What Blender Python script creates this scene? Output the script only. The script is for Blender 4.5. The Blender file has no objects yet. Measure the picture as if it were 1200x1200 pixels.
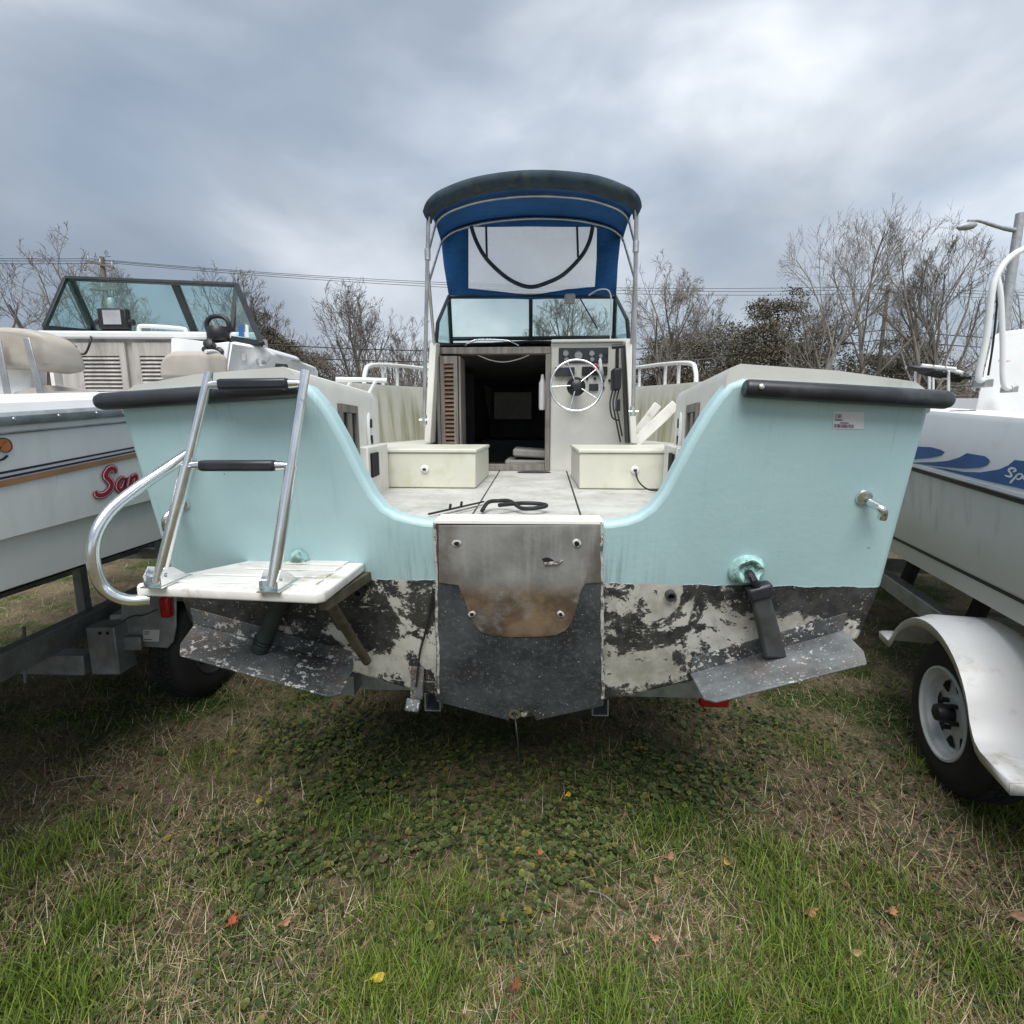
import bpy, bmesh, math, random
import numpy as np
from mathutils import Vector, Matrix, Euler, noise as mnoise

# ------------------------------------------------------------------ camera, sky, sun, exposure
sc = bpy.context.scene
COL = sc.collection
CAM_H = 1.62
PITCH = math.atan(100 / 600)
cam_d = bpy.data.cameras.new('camera')
cam_d.sensor_width = 36; cam_d.lens = 18.0
cam_d.clip_start = 0.05; cam_d.clip_end = 2000
cam = bpy.data.objects.new('camera', cam_d); COL.objects.link(cam)
cam.location = (0, 0, CAM_H); cam.rotation_euler = (math.pi / 2 - PITCH, 0, 0)
sc.camera = cam

SUN_EL, SUN_AZ = math.radians(60), math.radians(184)      # azimuth clockwise from +Y: behind the camera, a little left
world = bpy.data.worlds.new('World'); sc.world = world; world.use_nodes = True
wn, wl = world.node_tree.nodes, world.node_tree.links
wn.clear()
out = wn.new('ShaderNodeOutputWorld')
sky = wn.new('ShaderNodeTexSky'); sky.sky_type = 'NISHITA'; sky.sun_disc = False
sky.sun_elevation = SUN_EL; sky.sun_rotation = SUN_AZ; sky.air_density = 1.2; sky.dust_density = 2.0
bg1 = wn.new('ShaderNodeBackground'); bg1.inputs['Strength'].default_value = 0.05
wl.new(sky.outputs[0], bg1.inputs['Color'])
tc = wn.new('ShaderNodeTexCoord')
sep = wn.new('ShaderNodeSeparateXYZ'); wl.new(tc.outputs['Generated'], sep.inputs[0])
def wmath(op, a, b=None, c=None, clamp=False):
    n = wn.new('ShaderNodeMath'); n.operation = op; n.use_clamp = clamp
    for i, v in enumerate((a, b, c)):
        if v is None: continue
        if isinstance(v, (int, float)): n.inputs[i].default_value = v
        else: wl.new(v, n.inputs[i])
    return n.outputs[0]
# cloud deck as a flat layer: direction projected on a high plane
zz = wmath('MAXIMUM', wmath('ADD', sep.outputs['Z'], 0.40), 0.15)
cmb = wn.new('ShaderNodeCombineXYZ'); wl.new(sep.outputs['X'], cmb.inputs[0]); wl.new(sep.outputs['Y'], cmb.inputs[1])
wl.new(wmath('MULTIPLY', sep.outputs['Z'], 1.9), cmb.inputs[2])
def wnoise(scale, detail, rough, off, dist=0.0):
    mp = wn.new('ShaderNodeMapping'); mp.inputs['Location'].default_value = off
    wl.new(cmb.outputs[0], mp.inputs[0])
    n = wn.new('ShaderNodeTexNoise'); n.inputs['Scale'].default_value = scale
    n.inputs['Detail'].default_value = detail; n.inputs['Roughness'].default_value = rough
    n.inputs['Distortion'].default_value = dist
    wl.new(mp.outputs[0], n.inputs['Vector']); return n.outputs['Fac']
SKY_OFF = (8.8, 0.6, 5.0)
n1 = wnoise(1.15, 2, 0.45, SKY_OFF, 0.3)
n2 = wnoise(2.7, 5, 0.50, (1.2, 7.7, 3.0), 0.3)
nn = wmath('ADD', wmath('MULTIPLY', n1, 0.66), wmath('MULTIPLY', n2, 0.34))
# thinner, brighter cloud towards the right of the view, as the photograph shows
nn = wmath('ADD', nn, wmath('MULTIPLY_ADD', wmath('ADD', wmath('MULTIPLY', sep.outputs['X'], 0.8), wmath('MULTIPLY', sep.outputs['Y'], 0.35)), 0.10, -0.035))
ramp = wn.new('ShaderNodeValToRGB'); wl.new(nn, ramp.inputs[0])
cr = ramp.color_ramp
cr.elements[0].position = 0.36; cr.elements[0].color = (0.20, 0.24, 0.30, 1)
cr.elements[1].position = 0.635; cr.elements[1].color = (0.75, 0.775, 0.81, 1)
e = cr.elements.new(0.47); e.color = (0.29, 0.33, 0.385, 1)
e = cr.elements.new(0.55); e.color = (0.455, 0.495, 0.545, 1)
bg2 = wn.new('ShaderNodeBackground'); bg2.inputs['Strength'].default_value = 0.585
wl.new(ramp.outputs[0], bg2.inputs['Color'])
n3 = wnoise(2.4, 3, 0.5, (9.2, 2.0, 1.0), 0.3)
cover = wmath('MULTIPLY_ADD', n3, -1.6, 1.66, True)
cover = wmath('MAXIMUM', cover, 0.72)
mixw = wn.new('ShaderNodeMixShader'); wl.new(cover, mixw.inputs[0])
wl.new(bg1.outputs[0], mixw.inputs[1]); wl.new(bg2.outputs[0], mixw.inputs[2])
wl.new(mixw.outputs[0], out.inputs['Surface'])

sun_d = bpy.data.lights.new('sun', 'SUN'); sun_d.energy = 1.5; sun_d.angle = math.radians(45)
sun_d.color = (1.0, 0.975, 0.94)
sun = bpy.data.objects.new('sun', sun_d); COL.objects.link(sun)
sdir = Vector((math.sin(SUN_AZ) * math.cos(SUN_EL), math.cos(SUN_AZ) * math.cos(SUN_EL), math.sin(SUN_EL)))
sun.rotation_euler = sdir.to_track_quat('Z', 'Y').to_euler(); sun.location = (0, -5, 12)

sc.view_settings.view_transform = 'Standard'; sc.view_settings.look = 'None'
sc.view_settings.exposure = 1.46; sc.view_settings.gamma = 1.0; sc.view_settings.use_curve_mapping = False
sc.cycles.max_bounces = 5; sc.cycles.transparent_max_bounces = 12

# ------------------------------------------------------------------ measuring helpers (photo point + real depth -> metres)
F = 600.0; CP, SP = math.cos(PITCH), math.sin(PITCH)
YAW = math.radians(3.0); BX, BY = 0.02, 1.6               # centre boat: yaw and stern position
def ray(x, y):
    a, b = x - 600, 600 - y
    return a, F * CP + b * SP, -F * SP + b * CP
def W(x, y, Y):                                           # world point at world depth Y
    r = ray(x, y); t = Y / r[1]; return Vector((r[0] * t, Y, CAM_H + r[2] * t))
def Wz(x, y, z=0.0):
    r = ray(x, y); t = (z - CAM_H) / r[2]; return Vector((r[0] * t, r[1] * t, z))
def V(x, y, a, b):                                        # on the upright plane X = a + b*Y
    r = ray(x, y); t = a / (r[0] - b * r[1]); return Vector((r[0] * t, r[1] * t, CAM_H + r[2] * t))
def A(x, y, ly):                                          # centre-boat coordinates at distance ly forward of the stern
    r = ray(x, y); s, c = math.sin(YAW), math.cos(YAW)
    t = (ly + BX * s + BY * c) / (r[0] * s + r[1] * c)
    dx, dy = r[0] * t - BX, r[1] * t - BY
    return Vector((dx * c - dy * s, dx * s + dy * c, CAM_H + r[2] * t))
def ty(z): return -(z - 1.2) * 0.2                        # raked transom face
def T(x, y, off=0.0):                                     # on the transom face (off = proud, towards the stern)
    ly = 0
    for i in range(16):
        q = A(x, y, ly); ly = ty(q.z) - off
    return q

# ------------------------------------------------------------------ mesh builder
class MB:
    def __init__(s): s.v = []; s.f = []
    def add(s, vs, fs):
        o = len(s.v); s.v += [tuple(p) for p in vs]; s.f += [tuple(i + o for i in q) for q in fs]; return s
    def box(s, x0, x1, y0, y1, z0, z1):
        return s.hexa([(x0,y0,z0),(x1,y0,z0),(x1,y1,z0),(x0,y1,z0)], [(x0,y0,z1),(x1,y0,z1),(x1,y1,z1),(x0,y1,z1)])
    def hexa(s, b, t):
        return s.add(list(b) + list(t), [(3,2,1,0),(4,5,6,7),(0,1,5,4),(1,2,6,5),(2,3,7,6),(3,0,4,7)])
    def bar(s, p, q, w, h, up=(0,0,1)):
        p, q = Vector(p), Vector(q); d = (q - p).normalized(); u = Vector(up)
        x = d.cross(u)
        if x.length < 1e-4: x = d.cross(Vector((1,0,0)))
        x.normalize(); u = x.cross(d).normalized()
        a, b = x * w / 2, u * h / 2
        return s.hexa([p - a - b, p + a - b, q + a - b, q - a - b], [p - a + b, p + a + b, q + a + b, q - a + b])
    def tube(s, pts, r, n=10, closed=False, caps=True, smooth=0):
        pts = [Vector(p) for p in pts]
        if smooth: pts = crv(pts, smooth, closed)
        m = len(pts); rr = r if hasattr(r, '__len__') else [r] * m
        if len(rr) != m: rr = [rr[min(len(rr) - 1, int(i * len(rr) / m))] for i in range(m)]
        vs, fs = [], []; prev = None
        for i, p in enumerate(pts):
            a = pts[i - 1] if (i or closed) else pts[0]
            b = pts[(i + 1) % m] if (i < m - 1 or closed) else pts[-1]
            d = (b - a)
            d = d.normalized() if d.length > 1e-9 else Vector((0,0,1))
            if prev is None:
                x = d.cross(Vector((0,0,1)))
                if x.length < 1e-3: x = d.cross(Vector((0,1,0)))
            else: x = prev - d * prev.dot(d)
            x.normalize(); prev = x; y = d.cross(x)
            for k in range(n):
                t = 2 * math.pi * k / n
                vs.append(p + (x * math.cos(t) + y * math.sin(t)) * rr[i])
        for i in range(m if closed else m - 1):
            for k in range(n):
                j = (i + 1) % m; k2 = (k + 1) % n
                fs.append((i * n + k, i * n + k2, j * n + k2, j * n + k))
        if caps and not closed:
            fs.append(tuple(range(n - 1, -1, -1))); fs.append(tuple((m - 1) * n + k for k in range(n)))
        return s.add(vs, fs)
    def lathe(s, prof, c, axis=(0,0,1), n=24, caps=True):
        c = Vector(c); ax = Vector(axis).normalized()
        x = ax.cross(Vector((0,0,1)))
        if x.length < 1e-3: x = Vector((1,0,0))
        x.normalize(); y = ax.cross(x); vs, fs = [], []
        for r, h in prof:
            for k in range(n):
                t = 2 * math.pi * k / n
                vs.append(c + ax * h + (x * math.cos(t) + y * math.sin(t)) * r)
        for i in range(len(prof) - 1):
            for k in range(n):
                k2 = (k + 1) % n
                fs.append((i*n + k, i*n + k2, (i+1)*n + k2, (i+1)*n + k))
        if caps:
            fs.append(tuple(range(n - 1, -1, -1))); fs.append(tuple((len(prof)-1)*n + k for k in range(n)))
        return s.add(vs, fs)
    def grid(s, rows, closed=False):
        m, n = len(rows), len(rows[0]); vs = [p for r in rows for p in r]; fs = []
        for i in range(m - 1):
            for k in range(n if closed else n - 1):
                k2 = (k + 1) % n
                fs.append((i*n + k, i*n + k2, (i+1)*n + k2, (i+1)*n + k))
        return s.add(vs, fs)
    def prism(s, poly, off):                               # closed polygon (3D points) pushed by off (vector or function)
        n = len(poly); a = [Vector(p) for p in poly]
        b = [p + (off(p) if callable(off) else Vector(off)) for p in a]
        return s.add(a + b, [tuple(range(n)), tuple(range(2*n - 1, n - 1, -1))] +
                     [(i, i + n, (i + 1) % n + n, (i + 1) % n) for i in range(n)])
def crv(pts, k=6, closed=False):                          # Catmull-Rom
    P = [Vector(p) for p in pts]; n = len(P); o = []
    for i in range(n if closed else n - 1):
        p0 = P[i - 1] if (i or closed) else P[0]; p1 = P[i]; p2 = P[(i + 1) % n]
        p3 = P[(i + 2) % n] if (i + 2 < n or closed) else P[-1]
        for j in range(k):
            t = j / k
            o.append(0.5 * ((2*p1) + (p2 - p0)*t + (2*p0 - 5*p1 + 4*p2 - p3)*t*t + (3*p1 - p0 - 3*p2 + p3)*t**3))
    if not closed: o.append(P[-1].copy())
    return o
ROOTM = {}
def thing(name, label, cat, loc=(0,0,0), rz=0.0, group=None):
    o = bpy.data.objects.new(name, None); COL.objects.link(o)
    o.location = loc; o.rotation_euler = (0, 0, rz); o.empty_display_size = 0.1
    o['label'] = label; o['category'] = cat
    if group: o['group'] = group
    ROOTM[o.name] = (Matrix.Translation(Vector(loc)) @ Matrix.Rotation(rz, 4, 'Z')).inverted()
    return o
def obj(name, mb, m, parent=None, world=False, smooth=None, bevel=0.0, seg=2, label=None, kind=None):
    me = bpy.data.meshes.new(name)
    vs = mb.v
    if world and parent is not None:
        r = parent
        while r.parent: r = r.parent
        mi = ROOTM[r.name]; vs = [tuple(mi @ Vector(p)) for p in vs]
    me.from_pydata([tuple(p) for p in vs], [], mb.f); me.validate(); 
    bm = bmesh.new(); bm.from_mesh(me); bmesh.ops.recalc_face_normals(bm, faces=bm.faces); bm.to_mesh(me); bm.free()
    me.materials.append(m)
    if smooth:
        me.shade_smooth(); me.set_sharp_from_angle(angle=math.radians(smooth))
    o = bpy.data.objects.new(name, me); COL.objects.link(o); o.parent = parent
    if bevel:
        b = o.modifiers.new('bevel', 'BEVEL'); b.width = bevel; b.segments = seg; b.limit_method = 'ANGLE'
        b.angle_limit = math.radians(35); b.harden_normals = False
        if not smooth: me.shade_smooth(); me.set_sharp_from_angle(angle=math.radians(80))
    if label: o['label'] = label
    if kind: o['kind'] = kind
    return o
def tag(o, label, cat, group=None):
    o['label'] = label; o['category'] = cat
    if group: o['group'] = group
    return o
def copy_tree(o, parent=None):
    c = o.copy(); COL.objects.link(c); c.parent = parent
    for ch in list(o.children): copy_tree(ch, c)
    return c

# ------------------------------------------------------------------ materials
class NT:
    def __init__(s, name):
        s.m = bpy.data.materials.new(name); s.m.use_nodes = True
        s.n = s.m.node_tree.nodes; s.l = s.m.node_tree.links
        s.b = s.n['Principled BSDF']; s.tc = s.n.new('ShaderNodeTexCoord')
        s.co = s.tc.outputs['Object']
    def link(s, a, b):
        if isinstance(a, (int, float)): b.default_value = a
        elif isinstance(a, (tuple, list)): b.default_value = (*a[:3], 1) if len(b.default_value) == 4 else a
        else: s.l.new(a, b)
    def noise(s, scale=5, detail=4, rough=.55, stretch=(1,1,1), off=(0,0,0), dist=0, col=False):
        mp = s.n.new('ShaderNodeMapping'); mp.inputs['Scale'].default_value = stretch; mp.inputs['Location'].default_value = off
        s.l.new(s.co, mp.inputs[0])
        t = s.n.new('ShaderNodeTexNoise'); t.inputs['Scale'].default_value = scale; t.inputs['Detail'].default_value = detail
        t.inputs['Roughness'].default_value = rough; t.inputs['Distortion'].default_value = dist
        s.l.new(mp.outputs[0], t.inputs['Vector']); return t.outputs['Color' if col else 'Fac']
    def vor(s, scale=5, feat='F1', rnd=1, stretch=(1,1,1), outp='Distance'):
        mp = s.n.new('ShaderNodeMapping'); mp.inputs['Scale'].default_value = stretch; s.l.new(s.co, mp.inputs[0])
        t = s.n.new('ShaderNodeTexVoronoi'); t.feature = feat; t.inputs['Scale'].default_value = scale
        t.inputs['Randomness'].default_value = rnd; s.l.new(mp.outputs[0], t.inputs['Vector']); return t.outputs[outp]
    def math(s, op, a, b=0, c=0, clamp=False):
        n = s.n.new('ShaderNodeMath'); n.operation = op; n.use_clamp = clamp
        for i, v in enumerate((a, b, c)):
            if isinstance(v, (int, float)): n.inputs[i].default_value = v
            else: s.l.new(v, n.inputs[i])
        return n.outputs[0]
    def step(s, v, e0, e1):                                # smooth step
        n = s.n.new('ShaderNodeMapRange'); n.interpolation_type = 'SMOOTHSTEP'
        s.link(v, n.inputs['Value']); n.inputs['From Min'].default_value = e0; n.inputs['From Max'].default_value = e1
        return n.outputs[0]
    def mix(s, f, a, b, blend='MIX'):
        n = s.n.new('ShaderNodeMix'); n.data_type = 'RGBA'; n.blend_type = blend
        s.link(f, n.inputs[0]); s.link(a, n.inputs[6]); s.link(b, n.inputs[7]); return n.outputs[2]
    def xyz(s):
        n = s.n.new('ShaderNodeSeparateXYZ'); s.l.new(s.co, n.inputs[0]); return n.outputs
    def bump(s, h, strength=.3, dist=.01):
        n = s.n.new('ShaderNodeBump'); n.inputs['Strength'].default_value = strength; n.inputs['Distance'].default_value = dist
        s.l.new(h, n.inputs['Height']); s.l.new(n.outputs[0], s.b.inputs['Normal'])
    def set(s, col=None, rough=None, metal=None, spec=None):
        if col is not None: s.link(col, s.b.inputs['Base Color'])
        if rough is not None: s.link(rough, s.b.inputs['Roughness'])
        if metal is not None: s.link(metal, s.b.inputs['Metallic'])
        if spec is not None: s.link(spec, s.b.inputs['Specular IOR Level'])
        return s.m
def plain(name, col, rough=.5, metal=0., var=.18, scale=6, bump=0., dirt=None, dirt_lo=.55, dirt_hi=.7, dscale=4, stretch=(1,1,1)):
    t = NT(name)
    n = t.noise(scale, 5, .6, stretch)
    d = tuple(c * (1 - var) for c in col); h = tuple(min(1, c * (1 + var * .5)) for c in col)
    c = t.mix(t.step(n, .3, .7), d, h)
    if dirt: c = t.mix(t.step(t.noise(dscale, 6, .65, stretch, (3, 5, 7)), dirt_lo, dirt_hi), c, dirt)
    t.set(c, t.math('MULTIPLY_ADD', n, .2, rough - .1), metal)
    if bump: t.bump(t.noise(scale * 9, 3), bump, .004)
    return t.m

AQUA = (0.33, 0.60, 0.63); CREAM = (0.66, 0.655, 0.60); GELW = (0.72, 0.73, 0.73)
def mat_transom():
    t = NT('transom_paint'); x, y, z = t.xyz()
    n = t.noise(3, 5, .6); streak = t.noise(5, 5, .6, (6, 1, .5))
    aq = t.mix(t.step(n, .3, .7), (0.415, .60, .63), (0.455, .645, .67))
    aq = t.mix(t.math('MULTIPLY', t.step(streak, .55, .85), .28), aq, (.22, .38, .39))
    # grimy runs at the inner lower corners
    near = t.step(t.math('ABSOLUTE', x), .62, .22); low = t.step(z, 1.42, 1.14)
    runs = t.step(t.noise(9, 4, .6, (7, 1, .45), (2, 0, 0)), .47, .72)
    aq = t.mix(t.math('MULTIPLY', t.math('MULTIPLY', near, low), t.math('MULTIPLY', runs, .55)), aq, (.13, .20, .20))
    aq = t.mix(t.math('MULTIPLY', t.step(t.noise(38, 4, .7), .68, .78), .35), aq, (.16, .25, .26))
    drip = t.math('MULTIPLY', t.step(t.noise(14, 3, .6, (6, 1, .22), (3, 0, 1)), .60, .78), t.step(z, 1.38, 1.68))
    aq = t.mix(t.math('MULTIPLY', drip, .42), aq, (.20, .30, .29))
    fade = t.step(t.noise(1.6, 4, .6, (1, 1, 1.6), (8, 2, 3)), .38, .66); aq = t.mix(t.math('MULTIPLY', fade, .22), aq, (.50, .695, .71))
    scr = t.step(t.noise(9, 5, .75, (.35, 1, 9), (1, 6, 2), 1.2), .66, .70); aq = t.mix(t.math('MULTIPLY', scr, .22), aq, (.55, .70, .69))
    pit = t.step(t.vor(9), .035, .02); aq = t.mix(t.math('MULTIPLY', pit, .7), aq, (.10, .13, .13))
    chip = t.math('MULTIPLY', t.step(t.noise(16, 5, .7, (1,1,1), (7,1,2)), .60, .63), t.step(z, 1.36, 1.30))
    # bottom: old black antifoul peeling off white gelcoat
    m1 = t.noise(3.3, 8, .66, (1.15, 1, 1.1), (1.3, 0, .7), 1.1); m2 = t.noise(19, 7, .72, (1,1,1), (4, 2, 1), .6)
    m3 = t.noise(75, 4, .65, (1,1,1), (9, 2, 5)); mm = t.math('ADD', t.math('ADD', t.math('MULTIPLY', m1, .66), t.math('MULTIPLY', m2, .24)), t.math('MULTIPLY', m3, .10))
    edge = t.math('MULTIPLY', t.step(t.math('ABSOLUTE', x), .55, 1.1), t.step(z, .98, 1.09))
    mm = t.math('ADD', mm, t.math('MULTIPLY', edge, -.16))
    left = t.step(x, -.22, -.62); mm = t.math('ADD', mm, t.math('MULTIPLY', left, -.058))
    scrape = t.step(t.noise(6, 5, .7, (.5, 1, 6), (2, 2, 7), .8), .62, .66); mm = t.math('ADD', mm, t.math('MULTIPLY', scrape, .05))
    pk = t.step(mm, .492, .502)
    fl = t.step(t.noise(62, 5, .75, (1, 1, 1), (2, 8, 3), .4), .61, .63); pk = t.math('MAXIMUM', pk, t.math('MULTIPLY', fl, .85))
    blk = t.mix(t.step(t.noise(12, 6, .7), .35, .7), (.018, .019, .02), (.075, .075, .072))
    blk = t.mix(t.math('MULTIPLY', t.step(t.noise(7, 5, .6, (1,1,.6), (8,3,1)), .55, .75), .5), blk, (.11, .10, .075))
    wht = t.mix(t.step(t.noise(8, 6, .65, (1,1,1), (2,9,4)), .35, .72), (.64, .63, .58), (.36, .345, .295))
    wht = t.mix(t.math('MULTIPLY', t.step(t.noise(30, 4, .6, (1, 1, .3)), .56, .72), .5), wht, (.24, .24, .22))
    worn = t.math('MULTIPLY', t.step(mm, .465, .499), .55); blk = t.mix(worn, blk, (.17, .165, .155))
    bot = t.mix(pk, blk, wht)
    line = t.math('ADD', z, t.math('MULTIPLY', t.math('SUBTRACT', t.noise(9, 4, .7, (1, 1, .2)), .5), .022))
    up = t.step(line, 1.117, 1.121)
    c = t.mix(up, bot, aq)
    t.set(c, t.math('ADD', t.math('MULTIPLY', up, -.2), .58), 0, .4)
    h = t.math('ADD', t.math('MULTIPLY', t.math('SUBTRACT', 1, pk), t.math('SUBTRACT', 1, up)), t.math('MULTIPLY', t.noise(45, 3), .12))
    t.bump(h, .7, .007)
    return t.m
def mat_speckle(name, base=(.045, .05, .055), chip=(.5, .5, .48), lo=.68, brown=0.0, big=.0):
    t = NT(name); n = t.noise(5, 6, .65)
    c = t.mix(t.step(n, .3, .72), tuple(b * .6 for b in base), tuple(b * 1.9 for b in base))
    c = t.mix(t.math('MULTIPLY', t.step(t.noise(55, 3, .6), .5, .68), .35), c, (.16, .17, .175))
    c = t.mix(t.step(t.noise(120, 3, .6, (1,1,1), (3,3,9)), lo, lo + .02), c, chip)
    c = t.mix(t.step(t.math('ADD', t.math('MULTIPLY', t.noise(34, 4, .7, (1,1,1), (6,1,2)), .75), t.math('MULTIPLY', t.noise(6, 3, .5), .25)), lo - big, lo - big + .015), c, chip)
    if brown: c = t.mix(t.math('MULTIPLY', t.step(t.noise(6, 5, .6, (1,1,1), (5,5,5)), .5, .7), brown), c, (.16, .085, .04))
    t.set(c, .6, 0, .35); t.bump(t.noise(60, 4), .4, .003); return t.m
def mat_mount():
    t = NT('bare_laminate'); x, y, z = t.xyz()
    st = t.noise(4, 6, .65, (5, 1, .5)); n = t.noise(6, 6, .6)
    c = t.mix(t.step(n, .3, .7), (.21, .21, .205), (.34, .335, .325))
    c = t.mix(t.math('MULTIPLY', t.step(st, .5, .72), .6), c, (.42, .41, .40))
    rust = t.math('MULTIPLY', t.step(z, 1.15, 1.06), t.step(t.noise(5, 6, .6, (1.2,1,1.6), (2,2,2)), .24, .46))
    c = t.mix(t.math('MULTIPLY', rust, .9), c, t.mix(t.step(t.noise(9, 5, .6), .35, .65), (.075, .042, .022), (.22, .15, .085)))
    side = t.math('MULTIPLY', t.step(t.math('ABSOLUTE', t.math('SUBTRACT', x, .012)), .17, .25), t.step(t.noise(7, 5, .6), .35, .6))
    c = t.mix(t.math('MULTIPLY', side, .75), c, (.13, .10, .07))
    t.set(c, .62, 0, .35); t.bump(t.noise(50, 4), .3, .003); return t.m
def mat_mouldy():
    t = NT('mouldy_liner'); x, y, z = t.xyz()
    n = t.noise(4, 5, .6); c = t.mix(t.step(n, .3, .7), (.58, .58, .51), (.68, .67, .60))
    runs = t.step(t.noise(3.2, 5, .6, (2.5, 2.5, .35), (1, 4, 0)), .42, .66)
    band = t.math('MULTIPLY', t.step(z, 1.98, 1.72), 1)
    c = t.mix(t.math('MULTIPLY', t.math('MULTIPLY', runs, band), .75), c, (.23, .25, .09))
    t.set(c, .55); return t.m
def mat_floor():
    t = NT('cockpit_floor'); n = t.noise(5, 6, .65)
    c = t.mix(t.step(n, .3, .72), (.40, .40, .37), (.56, .56, .525))
    c = t.mix(t.math('MULTIPLY', t.step(t.noise(14, 6, .7, (1, .4, 1), (3,1,4)), .5, .72), .5), c, (.27, .26, .22))
    c = t.mix(t.math('MULTIPLY', t.step(t.noise(3, 5, .6, (1,1,1), (7,7,1)), .56, .7), .4), c, (.25, .26, .16))
    t.set(c, .7); t.bump(t.noise(160, 2), .3, .002); return t.m
def mat_wood(name, a, b, axis=(1, 1, .12), scale=26):
    t = NT(name); n = t.noise(scale, 5, .6, axis, dist=.3)
    c = t.mix(t.step(n, .3, .72), a, b); c = t.mix(t.math('MULTIPLY', t.step(t.noise(7, 4), .5, .8), .5), c, tuple(v * .55 for v in a))
    t.set(c, .65); t.bump(n, .25, .002); return t.m
def mat_glass(name, tint=(.90, .97, .955), alpha=.10, rough=.03):
    t = NT(name); m = t.m
    tr = t.n.new('ShaderNodeBsdfTransparent'); tr.inputs[0].default_value = (*tint, 1)
    gl = t.n.new('ShaderNodeBsdfGlossy'); gl.inputs[0].default_value = (1, 1, 1, 1); gl.inputs['Roughness'].default_value = rough
    df = t.n.new('ShaderNodeBsdfDiffuse'); df.inputs[0].default_value = (.62, .78, .76, 1)
    lw = t.n.new('ShaderNodeLayerWeight'); lw.inputs[0].default_value = .5
    fr_o = t.math('MULTIPLY_ADD', t.math('POWER', lw.outputs['Facing'], 4.0), .45, .025)
    m1 = t.n.new('ShaderNodeMixShader'); t.l.new(fr_o, m1.inputs[0]); t.l.new(tr.outputs[0], m1.inputs[1]); t.l.new(gl.outputs[0], m1.inputs[2])
    m2 = t.n.new('ShaderNodeMixShader'); s = t.math('MULTIPLY', t.step(t.noise(5, 4, .6), .2, .8), alpha)
    t.l.new(s, m2.inputs[0]); t.l.new(m1.outputs[0], m2.inputs[1]); t.l.new(df.outputs[0], m2.inputs[2])
    t.l.new(m2.outputs[0], t.n['Material Output'].inputs[0]); return m
def mat_vinyl():
    t = NT('clear_vinyl')
    tr = t.n.new('ShaderNodeBsdfTransparent'); tr.inputs[0].default_value = (.93, .94, .95, 1)
    tl = t.n.new('ShaderNodeBsdfTranslucent'); tl.inputs[0].default_value = (.95, .95, .96, 1)
    df = t.n.new('ShaderNodeBsdfDiffuse'); df.inputs[0].default_value = (.90, .90, .91, 1)
    m1 = t.n.new('ShaderNodeMixShader'); m1.inputs[0].default_value = .5
    t.l.new(tl.outputs[0], m1.inputs[1]); t.l.new(df.outputs[0], m1.inputs[2])
    m2 = t.n.new('ShaderNodeMixShader'); s = t.math('MULTIPLY_ADD', t.step(t.noise(3, 5, .6), .3, .75), .3, .46)
    t.l.new(s, m2.inputs[0]); t.l.new(tr.outputs[0], m2.inputs[1]); t.l.new(m1.outputs[0], m2.inputs[2])
    t.l.new(m2.outputs[0], t.n['Material Output'].inputs[0]); return t.m
def mat_hull(name, base, dirtcol, zlo, zhi, runs=.5):
    t = NT(name); x, y, z = t.xyz()
    c = t.mix(t.step(t.noise(3, 5, .6), .3, .7), tuple(b * .93 for b in base), base)
    st = t.step(t.noise(4, 5, .62, (3, 3, .6), (2, 5, 1)), .45, .75)
    low = t.step(z, zhi, zlo)
    c = t.mix(t.math('MULTIPLY', t.math('MAXIMUM', t.math('MULTIPLY', st, runs), t.math('MULTIPLY', low, .5)), .8), c, dirtcol)
    c = t.mix(t.math('MULTIPLY', t.step(t.noise(9, 6, .7, (2.2, 2.2, .7), (6, 1, 2)), .62, .75), runs * .7), c, tuple(d * .45 for d in dirtcol))
    t.set(c, .33, 0, .5); return t.m

M = {}
M['transom'] = mat_transom(); M['speckle'] = mat_speckle('black_antifoul'); M['tab'] = mat_speckle('trim_tab_paint', (.075, .082, .085), (.55, .55, .53), .645, .35, .075)
M['tabr'] = mat_speckle('trim_tab_metal', (.115, .125, .13), (.52, .52, .5), .655, .25, .03)
M['mount'] = mat_mount(); M['mould'] = mat_mouldy(); M['floor'] = mat_floor()
M['cream'] = plain('cream_gelcoat', (.74, .735, .68), .42, var=.1, scale=4, dirt=(.42, .41, .33), dirt_lo=.58, dirt_hi=.8)
M['creamgrey'] = plain('grey_cream_liner', (.60, .597, .55), .5, var=.1, scale=4, dirt=(.33, .32, .25), dirt_lo=.55, dirt_hi=.8)
M['boxcream'] = plain('box_gelcoat', (.63, .63, .535), .45, var=.08, scale=4, dirt=(.45, .46, .30), dirt_lo=.52, dirt_hi=.78)
M['white'] = plain('white_plastic', (.74, .75, .75), .38, var=.06, scale=5, dirt=(.5, .49, .45), dirt_lo=.6, dirt_hi=.8)
M['dirtywhite'] = plain('dirty_white_board', (.72, .71, .68), .5, var=.12, scale=9, dirt=(.36, .34, .24), dirt_lo=.52, dirt_hi=.72, dscale=9)
M['rubber'] = plain('black_rubber', (.022, .024, .03), .38, var=.3, scale=9, dirt=(.07, .075, .085), dirt_lo=.55, dirt_hi=.75)
M['black'] = plain('black_plastic', (.014, .014, .016), .45, var=.3, scale=20)
M['hole'] = plain('dark_hole', (.008, .008, .008), .9, var=.2)  # near-black fill that paints the shade inside openings
M['steel'] = plain('stainless_steel', (.86, .87, .88), .22, 1.0, var=.10, scale=14, dirt=(.34, .32, .29), dirt_lo=.6, dirt_hi=.78, dscale=22)
M['alu'] = plain('aluminium_tube', (.50, .50, .505), .42, .9, var=.2, scale=10)
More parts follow.
